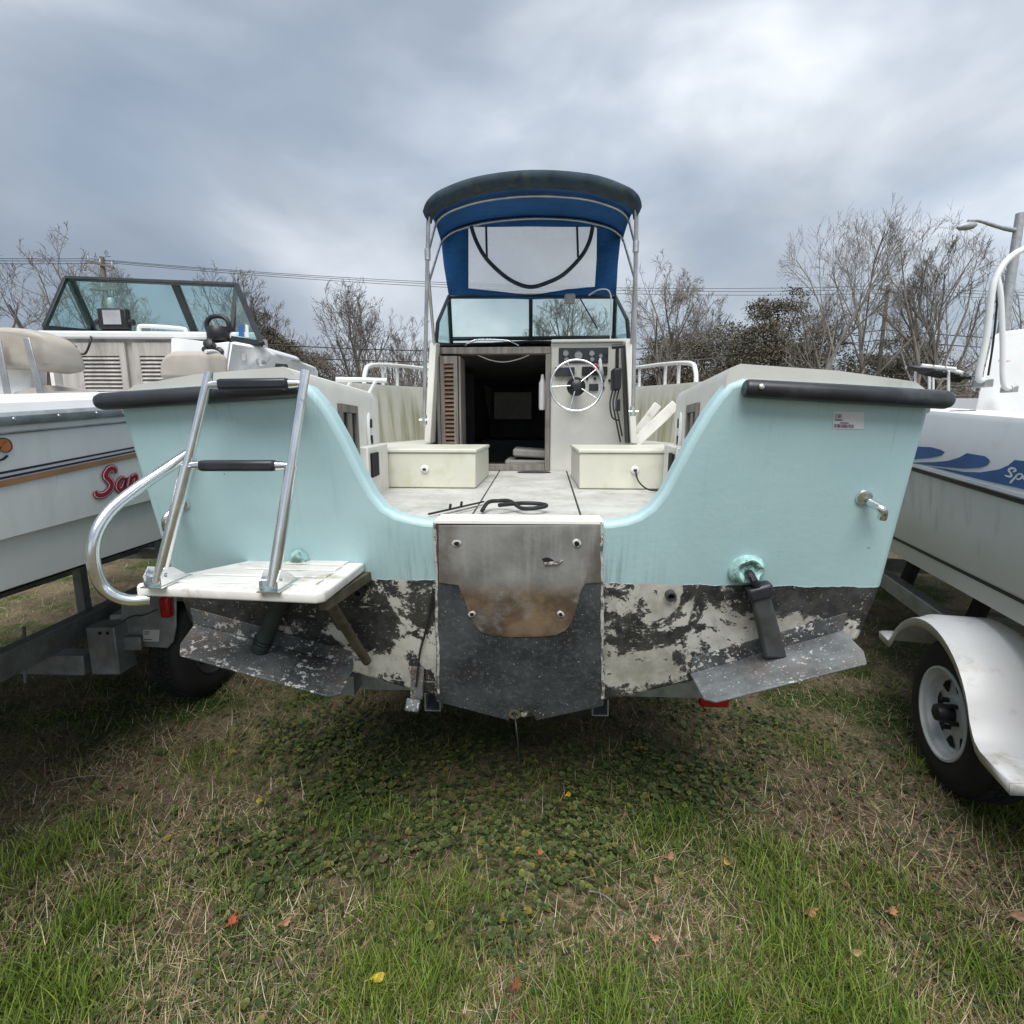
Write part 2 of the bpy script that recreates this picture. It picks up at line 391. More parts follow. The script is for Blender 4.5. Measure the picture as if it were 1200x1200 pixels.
M['galv'] = plain('galvanised_steel', (.36, .385, .40), .5, .55, var=.28, scale=11, bump=.15, dirt=(.2, .19, .17), dirt_lo=.58, dirt_hi=.75)
M['bronze'] = plain('tarnished_strut', (.13, .11, .075), .55, .4, var=.4, scale=20, dirt=(.06, .055, .04))
M['canvas'] = plain('blue_canvas', (.014, .10, .29), .9, var=.25, scale=3, bump=.2)
_t = M['canvas'].node_tree; _b = next(n for n in _t.nodes if n.type == 'BUMP'); _n = _t.nodes.new('ShaderNodeTexNoise'); _n.inputs['Scale'].default_value = 5.5; _n.inputs['Distortion'].default_value = 1.2
_t.links.new(_n.outputs['Fac'], _b.inputs['Height']); _b.inputs['Distance'].default_value = .03; _b.inputs['Strength'].default_value = .55   # soft creases
M['canvas_old'] = plain('weathered_canvas', (.028, .048, .068), .95, var=.4, scale=9, bump=.4, dirt=(.045, .065, .06), dirt_lo=.5, dirt_hi=.65, dscale=14)
M['frame'] = plain('dark_window_frame', (.02, .026, .028), .4, .3, var=.3)
M['glass'] = mat_glass('tinted_glass'); M['glass2'] = mat_glass('green_tinted_glass', (.80, .93, .925), .10)
M['vinyl'] = mat_vinyl()
M['teak'] = mat_wood('grey_teak', (.13, .115, .10), (.27, .245, .22)); M['teakb'] = mat_wood('brown_teak', (.095, .055, .032), (.20, .125, .08), (.4, 1, 2))
M['greywood'] = mat_wood('bleached_wood', (.34, .315, .295), (.47, .445, .42)); M['brownwood'] = mat_wood('cabin_wood', (.12, .085, .06), (.20, .15, .115))
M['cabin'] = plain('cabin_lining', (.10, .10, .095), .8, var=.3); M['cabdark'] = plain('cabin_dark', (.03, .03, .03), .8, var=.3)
M['cushion'] = plain('grey_cushion', (.40, .39, .37), .8, var=.15, scale=9)
M['seat'] = plain('tan_vinyl_seat', (.42, .385, .34), .55, var=.12, scale=5, dirt=(.33, .29, .23), dirt_lo=.5, dirt_hi=.7)
M['red'] = plain('red_lens', (.42, .012, .018), .18, var=.2, scale=30); M['redpaint'] = plain('red_plastic', (.5, .03, .02), .4)
M['tyre'] = plain('tyre_rubber', (.013, .013, .014), .75, var=.4, scale=12, bump=.2, dirt=(.05, .045, .038), dirt_lo=.6, dirt_hi=.8)
M['rim'] = plain('white_wheel', (.60, .61, .62), .42, var=.12, scale=9, dirt=(.33, .28, .22), dirt_lo=.58, dirt_hi=.76, dscale=14)
M['fender'] = plain('white_fender', (.76, .76, .76), .35, var=.06, scale=4, dirt=(.44, .40, .33), dirt_lo=.52, dirt_hi=.76, dscale=7)
M['hullL'] = mat_hull('left_hull', (.80, .815, .80), (.46, .49, .47), .9, 1.25, .25)
M['hullR'] = mat_hull('right_hull', (.82, .825, .79), (.36, .335, .255), .95, 1.22, .6)
M['deckR'] = plain('white_deck', (.78, .79, .80), .35, var=.05, scale=4, dirt=(.6, .6, .58), dirt_lo=.6, dirt_hi=.8)
M['navy'] = plain('navy_stripe', (.02, .022, .06), .4); M['tan'] = plain('tan_stripe', (.36, .19, .095), .45)
M['orange'] = plain('orange_letter', (.50, .17, .055), .45); M['lred'] = plain('red_letter', (.36, .014, .035), .4)
M['blue'] = plain('blue_decal', (.035, .12, .33), .4, var=.2); M['decalw'] = plain('white_decal', (.78, .79, .8), .4)
M['sticker'] = plain('paper_label', (.68, .68, .70), .6, var=.05); M['ink'] = plain('label_ink', (.06, .05, .09), .6); M['inkp'] = plain('label_ink_purple', (.22, .08, .2), .6)
M['gauge'] = plain('gauge_face', (.30, .31, .31), .3); M['screen'] = plain('dark_screen', (.03, .035, .04), .15); M['lcd'] = plain('grey_lcd', (.36, .37, .39), .2)
M['aquapatch'] = plain('aqua_torn_boot', (.36, .58, .56), .5, var=.35, scale=30, dirt=(.12, .2, .17), dirt_lo=.5, dirt_hi=.6, dscale=30)
M['patina'] = plain('green_ram', (.022, .04, .034), .5, var=.4, scale=14, dirt=(.05, .06, .05))
M['ram'] = plain('grey_black_ram', (.055, .06, .06), .5, var=.35, scale=14)
M['seam'] = plain('seam_sealant', (.55, .54, .50), .7, var=.3, scale=30, dirt=(.12, .11, .1), dirt_lo=.5, dirt_hi=.6, dscale=30)
M['wire'] = plain('black_cable', (.015, .015, .016), .6)
M['bark'] = plain('bare_bark', (.165, .146, .132), .9, var=.3, scale=3); M['bark2'] = plain('pale_bark', (.235, .212, .192), .9, var=.3, scale=3)
M['barkb'] = plain('brown_bark', (.10, .078, .062), .9, var=.3, scale=3)
M['pole'] = plain('weathered_pole', (.17, .15, .13), .9, var=.2, scale=3); M['lamp'] = plain('grey_lamp_post', (.40, .42, .44), .5, .3)

# ------------------------------------------------------------------ centre boat
boat = thing('cuddy_boat', 'aqua-sterned cuddy cabin boat with blue canopy and peeling bottom paint, in the middle', 'boat', (BX, BY, 0), -YAW)
def tz(x, z, off=0.0): return Vector((x, ty(z) - off, z))
# transom slab with motor cut-out
R_out = [(0.013, .561), (.30, .645), (.60, .742), (1.05, .885), (1.125, .925), (1.15, 1.13), (1.148, 1.67), (1.146, 1.722), (.63, 1.752),
         (.592, 1.738), (.565, 1.70), (.542, 1.662), (.505, 1.585), (.468, 1.492), (.44, 1.425), (.41, 1.378), (.375, 1.35), (.335, 1.334), (.29, 1.326), (.262, 1.325)]
L_out = [(-.262, 1.322), (-.29, 1.324), (-.335, 1.332), (-.385, 1.345), (-.425, 1.37), (-.455, 1.415), (-.488, 1.492), (-.522, 1.585), (-.556, 1.662), (-.58, 1.70),
         (-.61, 1.738), (-.65, 1.752), (-1.195, 1.722), (-1.197, 1.67), (-1.18, 1.13), (-1.16, .925), (-1.08, .885), (-.60, .742), (-.30, .645)]
poly = [tz(x, z) for x, z in R_out + L_out]
obj('transom', MB().prism(poly, (0, .085, 0)), M['transom'], boat, bevel=.018, seg=3, label='aqua transom with peeling black and white bottom paint')
# motor mount panel in the cut-out
mp = [(-.258, 1.315), (.262, 1.318), (.302, .636), (.085, .570), (.062, .562), (.05, .592), (.012, .608), (-.025, .592), (-.04, .560), (-.06, .565), (-.302, .635)]
obj('motor_panel', MB().prism([tz(x, z, .007) for x, z in mp], (0, .03, 0)), M['speckle'], boat, bevel=.002, label='speckled black motor mounting panel')
pt = [T(514, 616, .011), T(703, 616, .011), T(704, 683, .011), T(686, 684, .011), T(681, 692, .011), T(676, 712, .011), T(670, 730, .011), T(663, 739, .011), T(653, 744, .011), T(640, 746, .011), T(600, 747, .011), T(576, 745, .011), T(564, 741, .011), T(555, 732, .011), T(549, 719, .011), T(543, 700, .011), T(537, 686, .011), T(514, 683, .011)]
obj('bare_patch', MB().prism(pt, (0, .02, 0)), M['mount'], boat, bevel=.0015, label='bare grey patch with brown rust stains where the motor sat')
obj('sill_cap', MB().hexa([tz(-.262, 1.318, .010), tz(.266, 1.320, .010), Vector((.266, .075, 1.318)), Vector((-.262, .075, 1.318))],
                        [tz(-.262, 1.332, .006), tz(.266, 1.334, .006), Vector((.266, .075, 1.333)), Vector((-.262, .075, 1.333))]), M['cream'], boat, bevel=.003)
random.seed(4)
for sx, px0, px1 in ((0, 510, 514), (1, 705, 706.5)):
    pts = []
    for i in range(22):
        t = i / 21; y = 612 + t * (206 if sx else 200)
        pts.append(T(px0 + (px1 - px0) * t + random.uniform(-.8, .8), y, .006))
    obj('seam_bead', MB().tube(pts, [random.uniform(.0035, .0065) for _ in pts], 6), M['seam'], boat)
for x, y, rr in ((535, 637, .0085), (676, 637, .009), (553, 720, .0075), (657, 720, .0075)):
    c = T(x, y, .012); ax = Vector((0, -1, .2)).normalized(); ax = Vector((0, -1, -.2)).normalized()
    ring = MB(); n = 14; rows = []
    for (r0, h) in ((rr * 1.75, -.002), (rr * 1.5, .0015), (rr * .95, .0022), (rr * .85, -.002)):
        rows.append([c + ax * h + (Vector((1, 0, 0)) * math.cos(6.283 * k / n) + Vector((0, -.2, 1)).normalized() * math.sin(6.283 * k / n)) * r0 * (1 + .12 * math.sin(k * .9 + x) + .06 * math.sin(k * 2.7 + x)) for k in range(n)])
    ring.grid(rows, closed=True); b = obj('bolt_hole', ring, M['seam'], boat, smooth=60)
    obj('hole', MB().lathe([(rr * .8, -.004), (rr * .8, .003)], c, ax, 12), M['hole'], b)
c = T(643, 657, .013); obj('tear', MB().prism([c + Vector((dx, 0, dz)) for dx, dz in ((-.022, .006), (-.004, .012), (.012, .004), (.02, -.004), (-.012, -.008))], (0, .006, 0)), M['hole'], boat)
obj('torn_flap', MB().prism([c + Vector((dx, -.003, dz)) for dx, dz in ((-.014, -.006), (.026, -.001), (.045, .002), (.03, -.010), (-.012, -.013))], (0, .005, 0)), M['seam'], boat)
# drain hole, wire
c = T(603, 836, .002); obj('drain_ring', MB().lathe([(.022, -.004), (.022, .006), (.013, .006), (.013, -.002)], c, (0, -1, -.2), 16, caps=False), M['bronze'], boat, smooth=40)
obj('drain_wire', MB().tube([c + Vector((.0, -.0, .0)), c + Vector((.008, -.05, -.02)), c + Vector((.014, -.06, -.07)), c + Vector((.016, -.045, -.13)), c + Vector((.02, -.03, -.2))], .0028, 6, smooth=5), M['wire'], boat)
# hull skin (outside) and bottom
ST = [(0.05, 1.0, 0), (1.2, 1.0, .04), (2.4, .97, .12), (3.6, .86, .25), (4.8, .60, .45), (5.6, .32, .68), (6.15, .03, 1.05)]
rows = []
for y, k, up in ST:
    g = 1.70 + .05 * y; hw = 1.17 * k
    rows.append([Vector((-.02 - hw, y, g)), Vector((-.02 - hw * .985, y, 1.13 + up * .35)), Vector((-.02 - hw * .95, y, .915 + up * .6)), Vector((-.01, y, .562 + up)),
                 Vector((-.02 + hw * .95, y, .915 + up * .6)), Vector((-.02 + hw * .985, y, 1.13 + up * .35)), Vector((-.02 + hw, y, g))])
rows[0] = [Vector((p.x, ty(p.z) + .05, p.z)) for p in rows[0]]
obj('hull', MB().grid(rows), M['transom'], boat, smooth=30)
# stern quarters: wide coaming block each side (cap, inner wall)
for s in (-1, 1):
    xi0, xi1 = (-.645, -.765) if s < 0 else (.585, .745)
    xo = -1.20 if s < 0 else 1.155
    def sec(y, xi):
        ys = y
        return [Vector((xi, ys, 1.29)), Vector((xi, ys, 1.755)), Vector((xi + s * .012, ys, 1.783)), Vector((xi + s * .035, ys, 1.792)),
                Vector((xi + s * .30, ys, 1.772)), Vector((xo - s * .06, ys, 1.742)), Vector((xo, ys, 1.705)), Vector((xo, ys, 1.66))]
    rr = []
    for y, t in ((-.10, 0), (.4, .42), (1.05, 1)):
        q = sec(y, xi0 + (xi1 - xi0) * t)
        if y < 0: q = [Vector((p.x, max(p.y, ty(p.z) + .012), p.z)) for p in q]
        rr.append(q)
    m = MB().grid(rr); n = len(rr[0])
    m.add(rr[0], [tuple(range(n))]); m.add(rr[-1], [tuple(range(n - 1, -1, -1))])
    obj('coaming', m, M['cream'], boat, smooth=35, label='cream coaming on the %s quarter' % ('left' if s < 0 else 'right'))
    # black D-section guard on the stern face
    if s > 0: a, b = T(872, 455, .026), T(1116, 469, .026)
    else: a, b = T(352, 456, .026), T(113, 471, .026)
    pts = [a, a + (b - a) * .5, b]; 
    d = (b - a).normalized()
    g = obj('rub_guard', MB().tube([a, a + d * .004, a + d * .012, a + (b - a) * .5, b - d * .02, b - d * .006, b], [.019, .0235, .025, .026, .025, .020, .011], 14), M['rubber'], boat, smooth=40)
    obj('screw', MB().lathe([(.008, 0), (.007, .004), (.003, .006)], a + d * .035 + Vector((0, -.026, .004)), (0, -1, 0), 10), M['steel'], g)
# inner walls of the cockpit: cabinets, vents
for s in (-1, 1):
    if s < 0: X = lambda y: -.645 + (-.12) * (y + .1) / 1.15
    else: X = lambda y: .585 + .16 * (y + .1) / 1.15
    e = -s
    def wl_(y, z, off): return Vector((X(y) + e * off, y, z))
    fr = MB()
    y0, y1, z0, z1 = .30, .56, 1.50, 1.705
    for (a0, a1, b0, b1) in ((y0, y1, z1 - .03, z1), (y0, y1, z0, z0 + .03), (y0, y0 + .03, z0 + .03, z1 - .03), (y1 - .03, y1, z0 + .03, z1 - .03)):
        fr.hexa([wl_(a0, b0, .002), wl_(a1, b0, .002), wl_(a1, b0, .016), wl_(a0, b0, .016)], [wl_(a0, b1, .002), wl_(a1, b1, .002), wl_(a1, b1, .016), wl_(a0, b1, .016)])
    f = obj('locker_frame', fr, M['teak'], boat)
    obj('locker_opening', MB().hexa([wl_(y0 + .03, z0 + .03, .001), wl_(y1 - .03, z0 + .03, .001), wl_(y1 - .03, z0 + .03, .005), wl_(y0 + .03, z0 + .03, .005)],
                             [wl_(y0 + .03, z1 - .03, .001), wl_(y1 - .03, z1 - .03, .001), wl_(y1 - .03, z1 - .03, .005), wl_(y0 + .03, z1 - .03, .005)]), M['hole'], f)
    obj('locker_door', MB().hexa([wl_(y0 + .10, z0 + .032, .006), wl_(y0 + .17, z0 + .032, .006), wl_(y0 + .17, z0 + .032, .012), wl_(y0 + .10, z0 + .032, .012)],
                             [wl_(y0 + .10, z1 - .032, .006), wl_(y0 + .17, z1 - .032, .006), wl_(y0 + .17, z1 - .032, .012), wl_(y0 + .10, z1 - .032, .012)]), M['teak'], f)
    # oval vent plate
    cy, cz = .80, 1.60; n = 20; rows = []
    for sc_, off in ((1, .002), (1, .010), (.85, .016), (.6, .013)):
        rows.append([wl_(cy + .042 * sc_ * math.cos(6.283 * k / n), cz + .085 * sc_ * math.sin(6.283 * k / n), off) for k in range(n)])
    m = MB().grid(rows, closed=True); m.add(rows[-1], [tuple(range(n))])
    v = obj('vent_plate', m, M['white'], boat, smooth=50)
    for dz in (-.04, .035):
        obj('slot', MB().hexa([wl_(cy - .015, cz + dz - .02, .012), wl_(cy + .015, cz + dz - .02, .012), wl_(cy + .015, cz + dz - .02, .018), wl_(cy - .015, cz + dz - .02, .018)],
                          [wl_(cy - .015, cz + dz + .02, .012), wl_(cy + .015, cz + dz + .02, .012), wl_(cy + .015, cz + dz + .02, .018), wl_(cy - .015, cz + dz + .02, .018)]), M['hole'], v)
    # lower side box
    xw = X(.62); lb = MB().hexa([(xw, .56, 1.29), (xw + e * .055, .56, 1.29), (X(.98) + e * .055, .98, 1.29), (X(.98), .98, 1.29)],
                               [(xw, .56, 1.535), (xw + e * .055, .56, 1.535), (X(.98) + e * .055, .98, 1.535), (X(.98), .98, 1.535)])
    b = obj('side_box', lb, M['cream'], boat, bevel=.006)
    obj('box_opening', MB().hexa([wl_(.60, 1.40, .05), wl_(.74, 1.40, .05), wl_(.74, 1.40, .0585), wl_(.60, 1.40, .0585)],
                             [wl_(.60, 1.505, .05), wl_(.74, 1.505, .05), wl_(.74, 1.505, .0585), wl_(.60, 1.505, .0585)]), M['hole'], b)
# cockpit sole: three panels with open seams
obj('sole_base', MB().box(-.77, .76, .08, 2.1, 1.255, 1.292), M['cabdark'], boat)
obj('floor_panel', MB().hexa([(-.168, .078, 1.29), (.208, .078, 1.29), (.258, 2.09, 1.29), (-.214, 2.09, 1.29)], [(-.168, .078, 1.307), (.208, .078, 1.307), (.258, 2.09, 1.307), (-.214, 2.09, 1.307)]), M['floor'], boat, bevel=.002)
obj('floor_panel', MB().hexa([(-.77, .078, 1.29), (-.176, .078, 1.29), (-.223, 2.09, 1.29), (-.77, 2.09, 1.29)], [(-.77, .078, 1.306), (-.176, .078, 1.306), (-.223, 2.09, 1.306), (-.77, 2.09, 1.306)]), M['floor'], boat, bevel=.002)
obj('floor_panel', MB().hexa([(.216, .078, 1.29), (.755, .078, 1.29), (.755, 2.09, 1.29), (.267, 2.09, 1.29)], [(.216, .078, 1.306), (.755, .078, 1.306), (.755, 2.09, 1.306), (.267, 2.09, 1.306)]), M['floor'], boat, bevel=.002)
c = Vector((.03, 1.93, 1.309)); obj('deck_ring', MB().tube([c + Vector((.11 * math.cos(t), .05 * math.sin(t), 0)) for t in [6.283 * k / 24 for k in range(24)]], .006, 8, closed=True), M['wire'], boat)
# step boxes with a fitting each, side decks
for s in (-1, 1):
    x0, x1 = (-.748, -.258) if s < 0 else (.268, .738)
    b = obj('step_box', MB().box(x0, x1, 1.0, 1.68, 1.309, 1.488), M['boxcream'], boat, bevel=.006)
    obj('step_lid', MB().box(x0 - .006, x1 + .006, .992, 1.69, 1.489, 1.508), M['boxcream'], b, bevel=.005)
    fx = -.52 if s < 0 else .545
    v = obj('deck_fitting', MB().lathe([(.021, 0), (.021, .005), (.014, .011)], (fx, .999, 1.405), (0, -1, 0), 18), M['white'], b, smooth=40)
    obj('socket', MB().box(fx - .008, fx + .008, .983, .9875, 1.400, 1.410), M['hole'], v)
    xo = -1.16 if s < 0 else 1.12; xi = x0 if s < 0 else x1
    a, c = (xo, xi) if s < 0 else (xi, xo)
    dk = [( -1.13, 1.06), (-1.13, 2.0), (-1.06, 3.0), (-.87, 4.0), (-.55, 5.0)] if s < 0 else [(1.09, 1.06), (1.09, 2.0), (1.02, 3.0), (.83, 4.0), (.51, 5.0)]
    inn = [(-.752, 1.06), (-.70, 2.0), (-.70, 3.0), (-.60, 4.0), (-.40, 5.0)] if s < 0 else [(.742, 1.06), (.70, 2.0), (.70, 3.0), (.60, 4.0), (.40, 5.0)]
    m = MB().grid([[Vector((a_[0], a_[1], 1.502)), Vector((b_[0], b_[1], 1.502))] for a_, b_ in zip(dk, inn)])
    m.grid([[Vector((b_[0], b_[1], 1.502)), Vector((b_[0], b_[1], 1.30))] for b_ in inn])
    obj('side_deck', m, M['creamgrey'], boat)
    # bulwark curving in to the bow
    cv = crv([Vector((x, y, 0)) for x, y in ([(dk[0][0], .95)] + dk[1:] + [(0.0, 5.75)])], 6); rows = []
    for p in cv:
        zt = 1.79 + .055 * (p.y - .1) + .02; o_ = Vector((-.02, 2.5, 0)); 
        ot = Vector((s * .055, 0, 0))
        rows.append([Vector((p.x - s * .03, p.y, 1.498)), Vector((p.x, p.y, zt - .02)), Vector((p.x + s * .006, p.y, zt)), Vector((p.x, p.y, zt)) + ot, Vector((p.x, p.y, zt - .12)) + ot])
    obj('bulwark', MB().grid(rows), M['mould'], boat, smooth=40, label='green-stained bulwark on the %s' % ('left' if s < 0 else 'right'))
    # bow rail
    def bt(y):
        p = min(cv, key=lambda q: abs(q.y - y)); return Vector((p.x + s * .03, y, 1.79 + .055 * (y - .1) + .02))
    ys = [2.05, 2.12, 2.3, 2.8, 3.4, 4.0, 4.6, 5.2]
    base = bt(2.02)
    r = obj('bow_rail', MB().tube([base, base + Vector((0, .03, .08)), bt(2.18) + Vector((0, 0, .135))] + [bt(y) + Vector((0, 0, .15 + .02 * (y - 2))) for y in ys[3:]], .016, 10, smooth=4), M['white'], boat, smooth=50)
    for y in (2.42, 2.75, 3.4, 4.1, 4.8):
        obj('rail_post', MB().tube([bt(y) - Vector((0, 0, .02)), bt(y) + Vector((0, .01, .15 + .02 * (y - 2)))], .013, 8), M['white'], r, smooth=50)
# small grab rail on the left coaming
a = Vector((-.80, 1.0, 1.775)); 
r = obj('grab_rail', MB().tube([a + Vector((-.12, -.1, .07)), a + Vector((.0, -.02, .075)), a + Vector((.10, .0, .072))], .012, 8), M['white'], boat, smooth=50)
for dx in (-.07, .055): obj('rail_post', MB().tube([a + Vector((dx - .05, -.03, -.01)), a + Vector((dx, -.03, .07))], .009, 8), M['white'], r, smooth=50)
# white V bracket boards leaning on the right side deck
b0 = A(744, 519, 1.92); 
m = MB(); m.bar(b0 + Vector((.0, .0, .0)), A(792, 474, 1.92), .07, .025, (0, 1, 0)); br = obj('bracket_board', m, M['dirtywhite'], boat, bevel=.004)
m = MB(); m.bar(A(746, 507, 1.99), A(771, 474, 1.99), .055, .025, (0, 1, 0)); obj('bracket_board', m, M['dirtywhite'], boat, bevel=.004)

# cabin bulkhead with doorway
YB = 2.10
dx0, dx1, dz0, dz1 = -.625, .105, 1.352, 2.118
m = MB(); m.box(.142, .70, YB, YB + .05, 1.30, 2.19)
obj('helm_bulkhead', m, M['creamgrey'], boat, bevel=.004)
m = MB(); m.box(-.72, -.662, YB + .002, YB + .05, 1.30, 2.165); obj('bulkhead_edge', m, M['cabdark'], boat)
obj('door_jamb', MB().box(-.66, dx0, YB - .02, YB + .06, 1.31, 2.118), M['teak'], boat, bevel=.003)
obj('door_jamb', MB().box(dx1, .14, YB - .02, YB + .06, 1.31, 2.118), M['teak'], boat, bevel=.003)
obj('door_head', MB().box(-.66, .14, YB - .022, YB + .06, 2.120, 2.165), M['teak'], boat, bevel=.003)
obj('door_sill', MB().box(dx0 + .002, dx1 - .002, YB - .022, YB + .06, 1.309, 1.352), M['teak'], boat, bevel=.003)
# folded louvre door on the left
def louvre(name, a, b, z0, z1, n, parent, mt, ms, world=False, th=.022, fw=.028, rail=.05):
    a, b = Vector(a), Vector(b); d = (b - a); w = d.length; d.normalize(); nrm = d.cross(Vector((0, 0, 1)))
    P = lambda u, v, z: tuple(a + d * u + nrm * v) [:2] + (z,)
    def bx(u0, u1, v0, v1, za, zb): return MB().hexa([P(u0, v0, za), P(u1, v0, za), P(u1, v1, za), P(u0, v1, za)], [P(u0, v0, zb), P(u1, v0, zb), P(u1, v1, zb), P(u0, v1, zb)])
    fm = MB()
    for q in ((0, fw, 0, th, z0, z1), (w - fw, w, 0, th, z0, z1), (fw, w - fw, 0, th, z0, z0 + rail), (fw, w - fw, 0, th, z1 - rail, z1)):
        k = bx(*q); fm.add(k.v, k.f)
    door = obj(name, fm, mt, parent, world=world)
    k = bx(fw, w - fw, -.002, .003, z0 + rail, z1 - rail); obj('louvre_back', k, M['cabdark'], door, world=world)
    dz = (z1 - z0 - 2 * rail) / n
    for i in range(n):
        zc = z0 + rail + dz * (i + .5)
        s_ = MB().hexa([P(fw, th * .9, zc - dz * .42), P(w - fw, th * .9, zc - dz * .42), P(w - fw, th * .9 + .004, zc - dz * .38), P(fw, th * .9 + .004, zc - dz * .38)],
                       [P(fw, th * .2, zc + dz * .3), P(w - fw, th * .2, zc + dz * .3), P(w - fw, th * .2 + .004, zc + dz * .36), P(fw, th * .2 + .004, zc + dz * .36)])
        obj('slat', s_, ms, door, world=world)
    return door
louvre('louvre_door', (-.625, YB - .05, 0), (-.505, YB - .05, 0), 1.36, 2.10, 22, boat, M['teak'], M['teakb'])
obj('door_leaf', MB().box(-.50, -.486, YB - .055, YB + .18, 1.36, 2.10), M['teak'], boat, bevel=.002)
obj('door_leaf', MB().box(-.655, -.632, YB - .06, YB - .024, 1.36, 2.10), M['teak'], boat, bevel=.002)
# cabin inside
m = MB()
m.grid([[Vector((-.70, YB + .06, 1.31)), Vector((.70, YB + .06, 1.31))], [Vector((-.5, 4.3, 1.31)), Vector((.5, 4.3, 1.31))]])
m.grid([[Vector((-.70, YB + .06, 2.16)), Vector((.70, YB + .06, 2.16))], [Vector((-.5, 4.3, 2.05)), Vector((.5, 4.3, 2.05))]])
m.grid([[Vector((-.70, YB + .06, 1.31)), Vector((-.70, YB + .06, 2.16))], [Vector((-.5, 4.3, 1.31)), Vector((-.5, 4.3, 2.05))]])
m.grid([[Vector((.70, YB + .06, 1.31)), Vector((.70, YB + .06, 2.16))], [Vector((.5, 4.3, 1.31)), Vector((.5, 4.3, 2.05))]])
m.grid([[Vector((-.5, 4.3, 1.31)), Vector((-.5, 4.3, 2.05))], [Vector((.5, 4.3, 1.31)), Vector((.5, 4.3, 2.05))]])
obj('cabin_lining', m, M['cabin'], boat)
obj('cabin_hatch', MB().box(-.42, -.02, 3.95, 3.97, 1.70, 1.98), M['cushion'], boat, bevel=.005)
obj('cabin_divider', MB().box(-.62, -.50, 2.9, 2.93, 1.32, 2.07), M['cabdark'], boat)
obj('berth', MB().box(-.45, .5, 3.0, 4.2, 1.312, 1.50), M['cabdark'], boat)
obj('cabin_light', MB().box(-.60, -.555, 2.35, 2.40, 1.88, 1.98), M['cushion'], boat, bevel=.01)
obj('fire_extinguisher', MB().tube([(.085, 2.2, 1.74), (.085, 2.2, 1.76), (.085, 2.2, 1.93), (.085, 2.2, 1.95), (.085, 2.2, 1.99)], [.022, .026, .026, .016, .010], 10), M['white'], boat, smooth=40)
obj('head_wire', MB().tube([A(560, 416, 2.16), A(575, 422, 2.2), A(592, 424, 2.2), A(610, 420, 2.2), A(628, 412, 2.16)], .004, 6, smooth=4), M['white'], boat)
# helm: instruments
def facebox(x0, x1, z0, z1, y0, y1): return MB().box(x0, x1, y0, y1, z0, z1)
ip = obj('instrument_panel', facebox(.195, .535, 2.055, 2.158, YB - .012, YB - .001), M['screen'], boat, bevel=.004)
for x, y, r in ((663, 414, .024), (678, 416.5, .033), (693.5, 414, .022), (664, 421.5, .020), (694, 421, .018), (704, 417, .016)):
    q = A(x, y, YB - .013); 
    g = obj('gauge', MB().lathe([(r, 0), (r, .005), (r * .86, .006), (r * .86, .002)], q, (0, -1, 0), 20, caps=False), M['black'], ip, smooth=40)
    obj('dial', MB().lathe([(r * .86, .001), (r * .84, .003)], q, (0, -1, 0), 20), M['gauge'], g)
q = A(661.5, 436, YB); obj('radio', facebox(q.x - .068, q.x + .068, q.z - .03, q.z + .03, YB - .03, YB - .001), M['screen'], boat, bevel=.004)
q = A(697, 435, YB); sp = obj('switch_panel', facebox(q.x - .09, q.x + .085, q.z - .03, q.z + .03, YB - .02, YB - .001), M['black'], boat, bevel=.003)
for k in range(5): obj('switch', facebox(q.x - .07 + k * .03, q.x - .058 + k * .03, q.z - .012, q.z + .012, YB - .028, YB - .0205), M['rubber'], sp)
q = A(695.5, 454, YB); obj('depth_display', facebox(q.x - .032, q.x + .032, q.z - .024, q.z + .024, YB - .016, YB - .001), M['screen'], boat, bevel=.003)
for x, y in ((688, 444), (707, 446), (714, 446), (707, 454.5), (697, 444)):
    obj('knob', MB().lathe([(.009, 0), (.009, .012), (.006, .018)], A(x, y, YB), (0, -1, 0), 12), M['black'], boat, smooth=40)
q = A(701, 430, YB - .05); obj('key_float', MB().lathe([(.010, -.022), (.014, -.01), (.014, .012), (.007, .02)], q + Vector((-.02, 0, .005)), (0, 0, 1), 10), M['redpaint'], boat, smooth=40)
obj('throttle_lever', MB().tube([q + Vector((.03, .04, -.05)), q + Vector((.02, .0, -.02)), q + Vector((.012, -.01, .03)), q + Vector((.01, -.01, .055))], [.016, .014, .012, .008], 8, smooth=3), M['white'], boat, smooth=50)
# steering wheel
wc = A(675.5, 451.5, 1.94); R = .172
ax = Vector((0, -1, .18)).normalized(); e1 = Vector((1, 0, 0)); e2 = ax.cross(e1) * -1
whl = obj('steering_wheel', MB().tube([wc + (e1 * math.cos(t) + e2 * math.sin(t)) * R for t in [6.2832 * k / 40 for k in range(40)]], .0082, 10, closed=True), M['steel'], boat, smooth=60)
obj('hub', MB().lathe([(.062, -.05), (.064, -.03), (.05, -.012), (.036, .012), (.03, .018)], wc, ax, 20), M['black'], whl, smooth=40)
obj('hub_cap', MB().lathe([(.034, .016), (.032, .024), (.016, .03)], wc, ax, 18), M['rubber'], whl, smooth=40)
for k in range(5):
    t = math.radians(18 + 72 * k + 15)
    d = e1 * math.cos(t) + e2 * math.sin(t); obj('spoke', MB().tube([wc + d * .035, wc + d * .168], .0045, 8), M['steel'], whl, smooth=50)
obj('wheel_shaft', MB().tube([wc - ax * .04, wc - ax * .2], .03, 12), M['black'], whl, smooth=40)
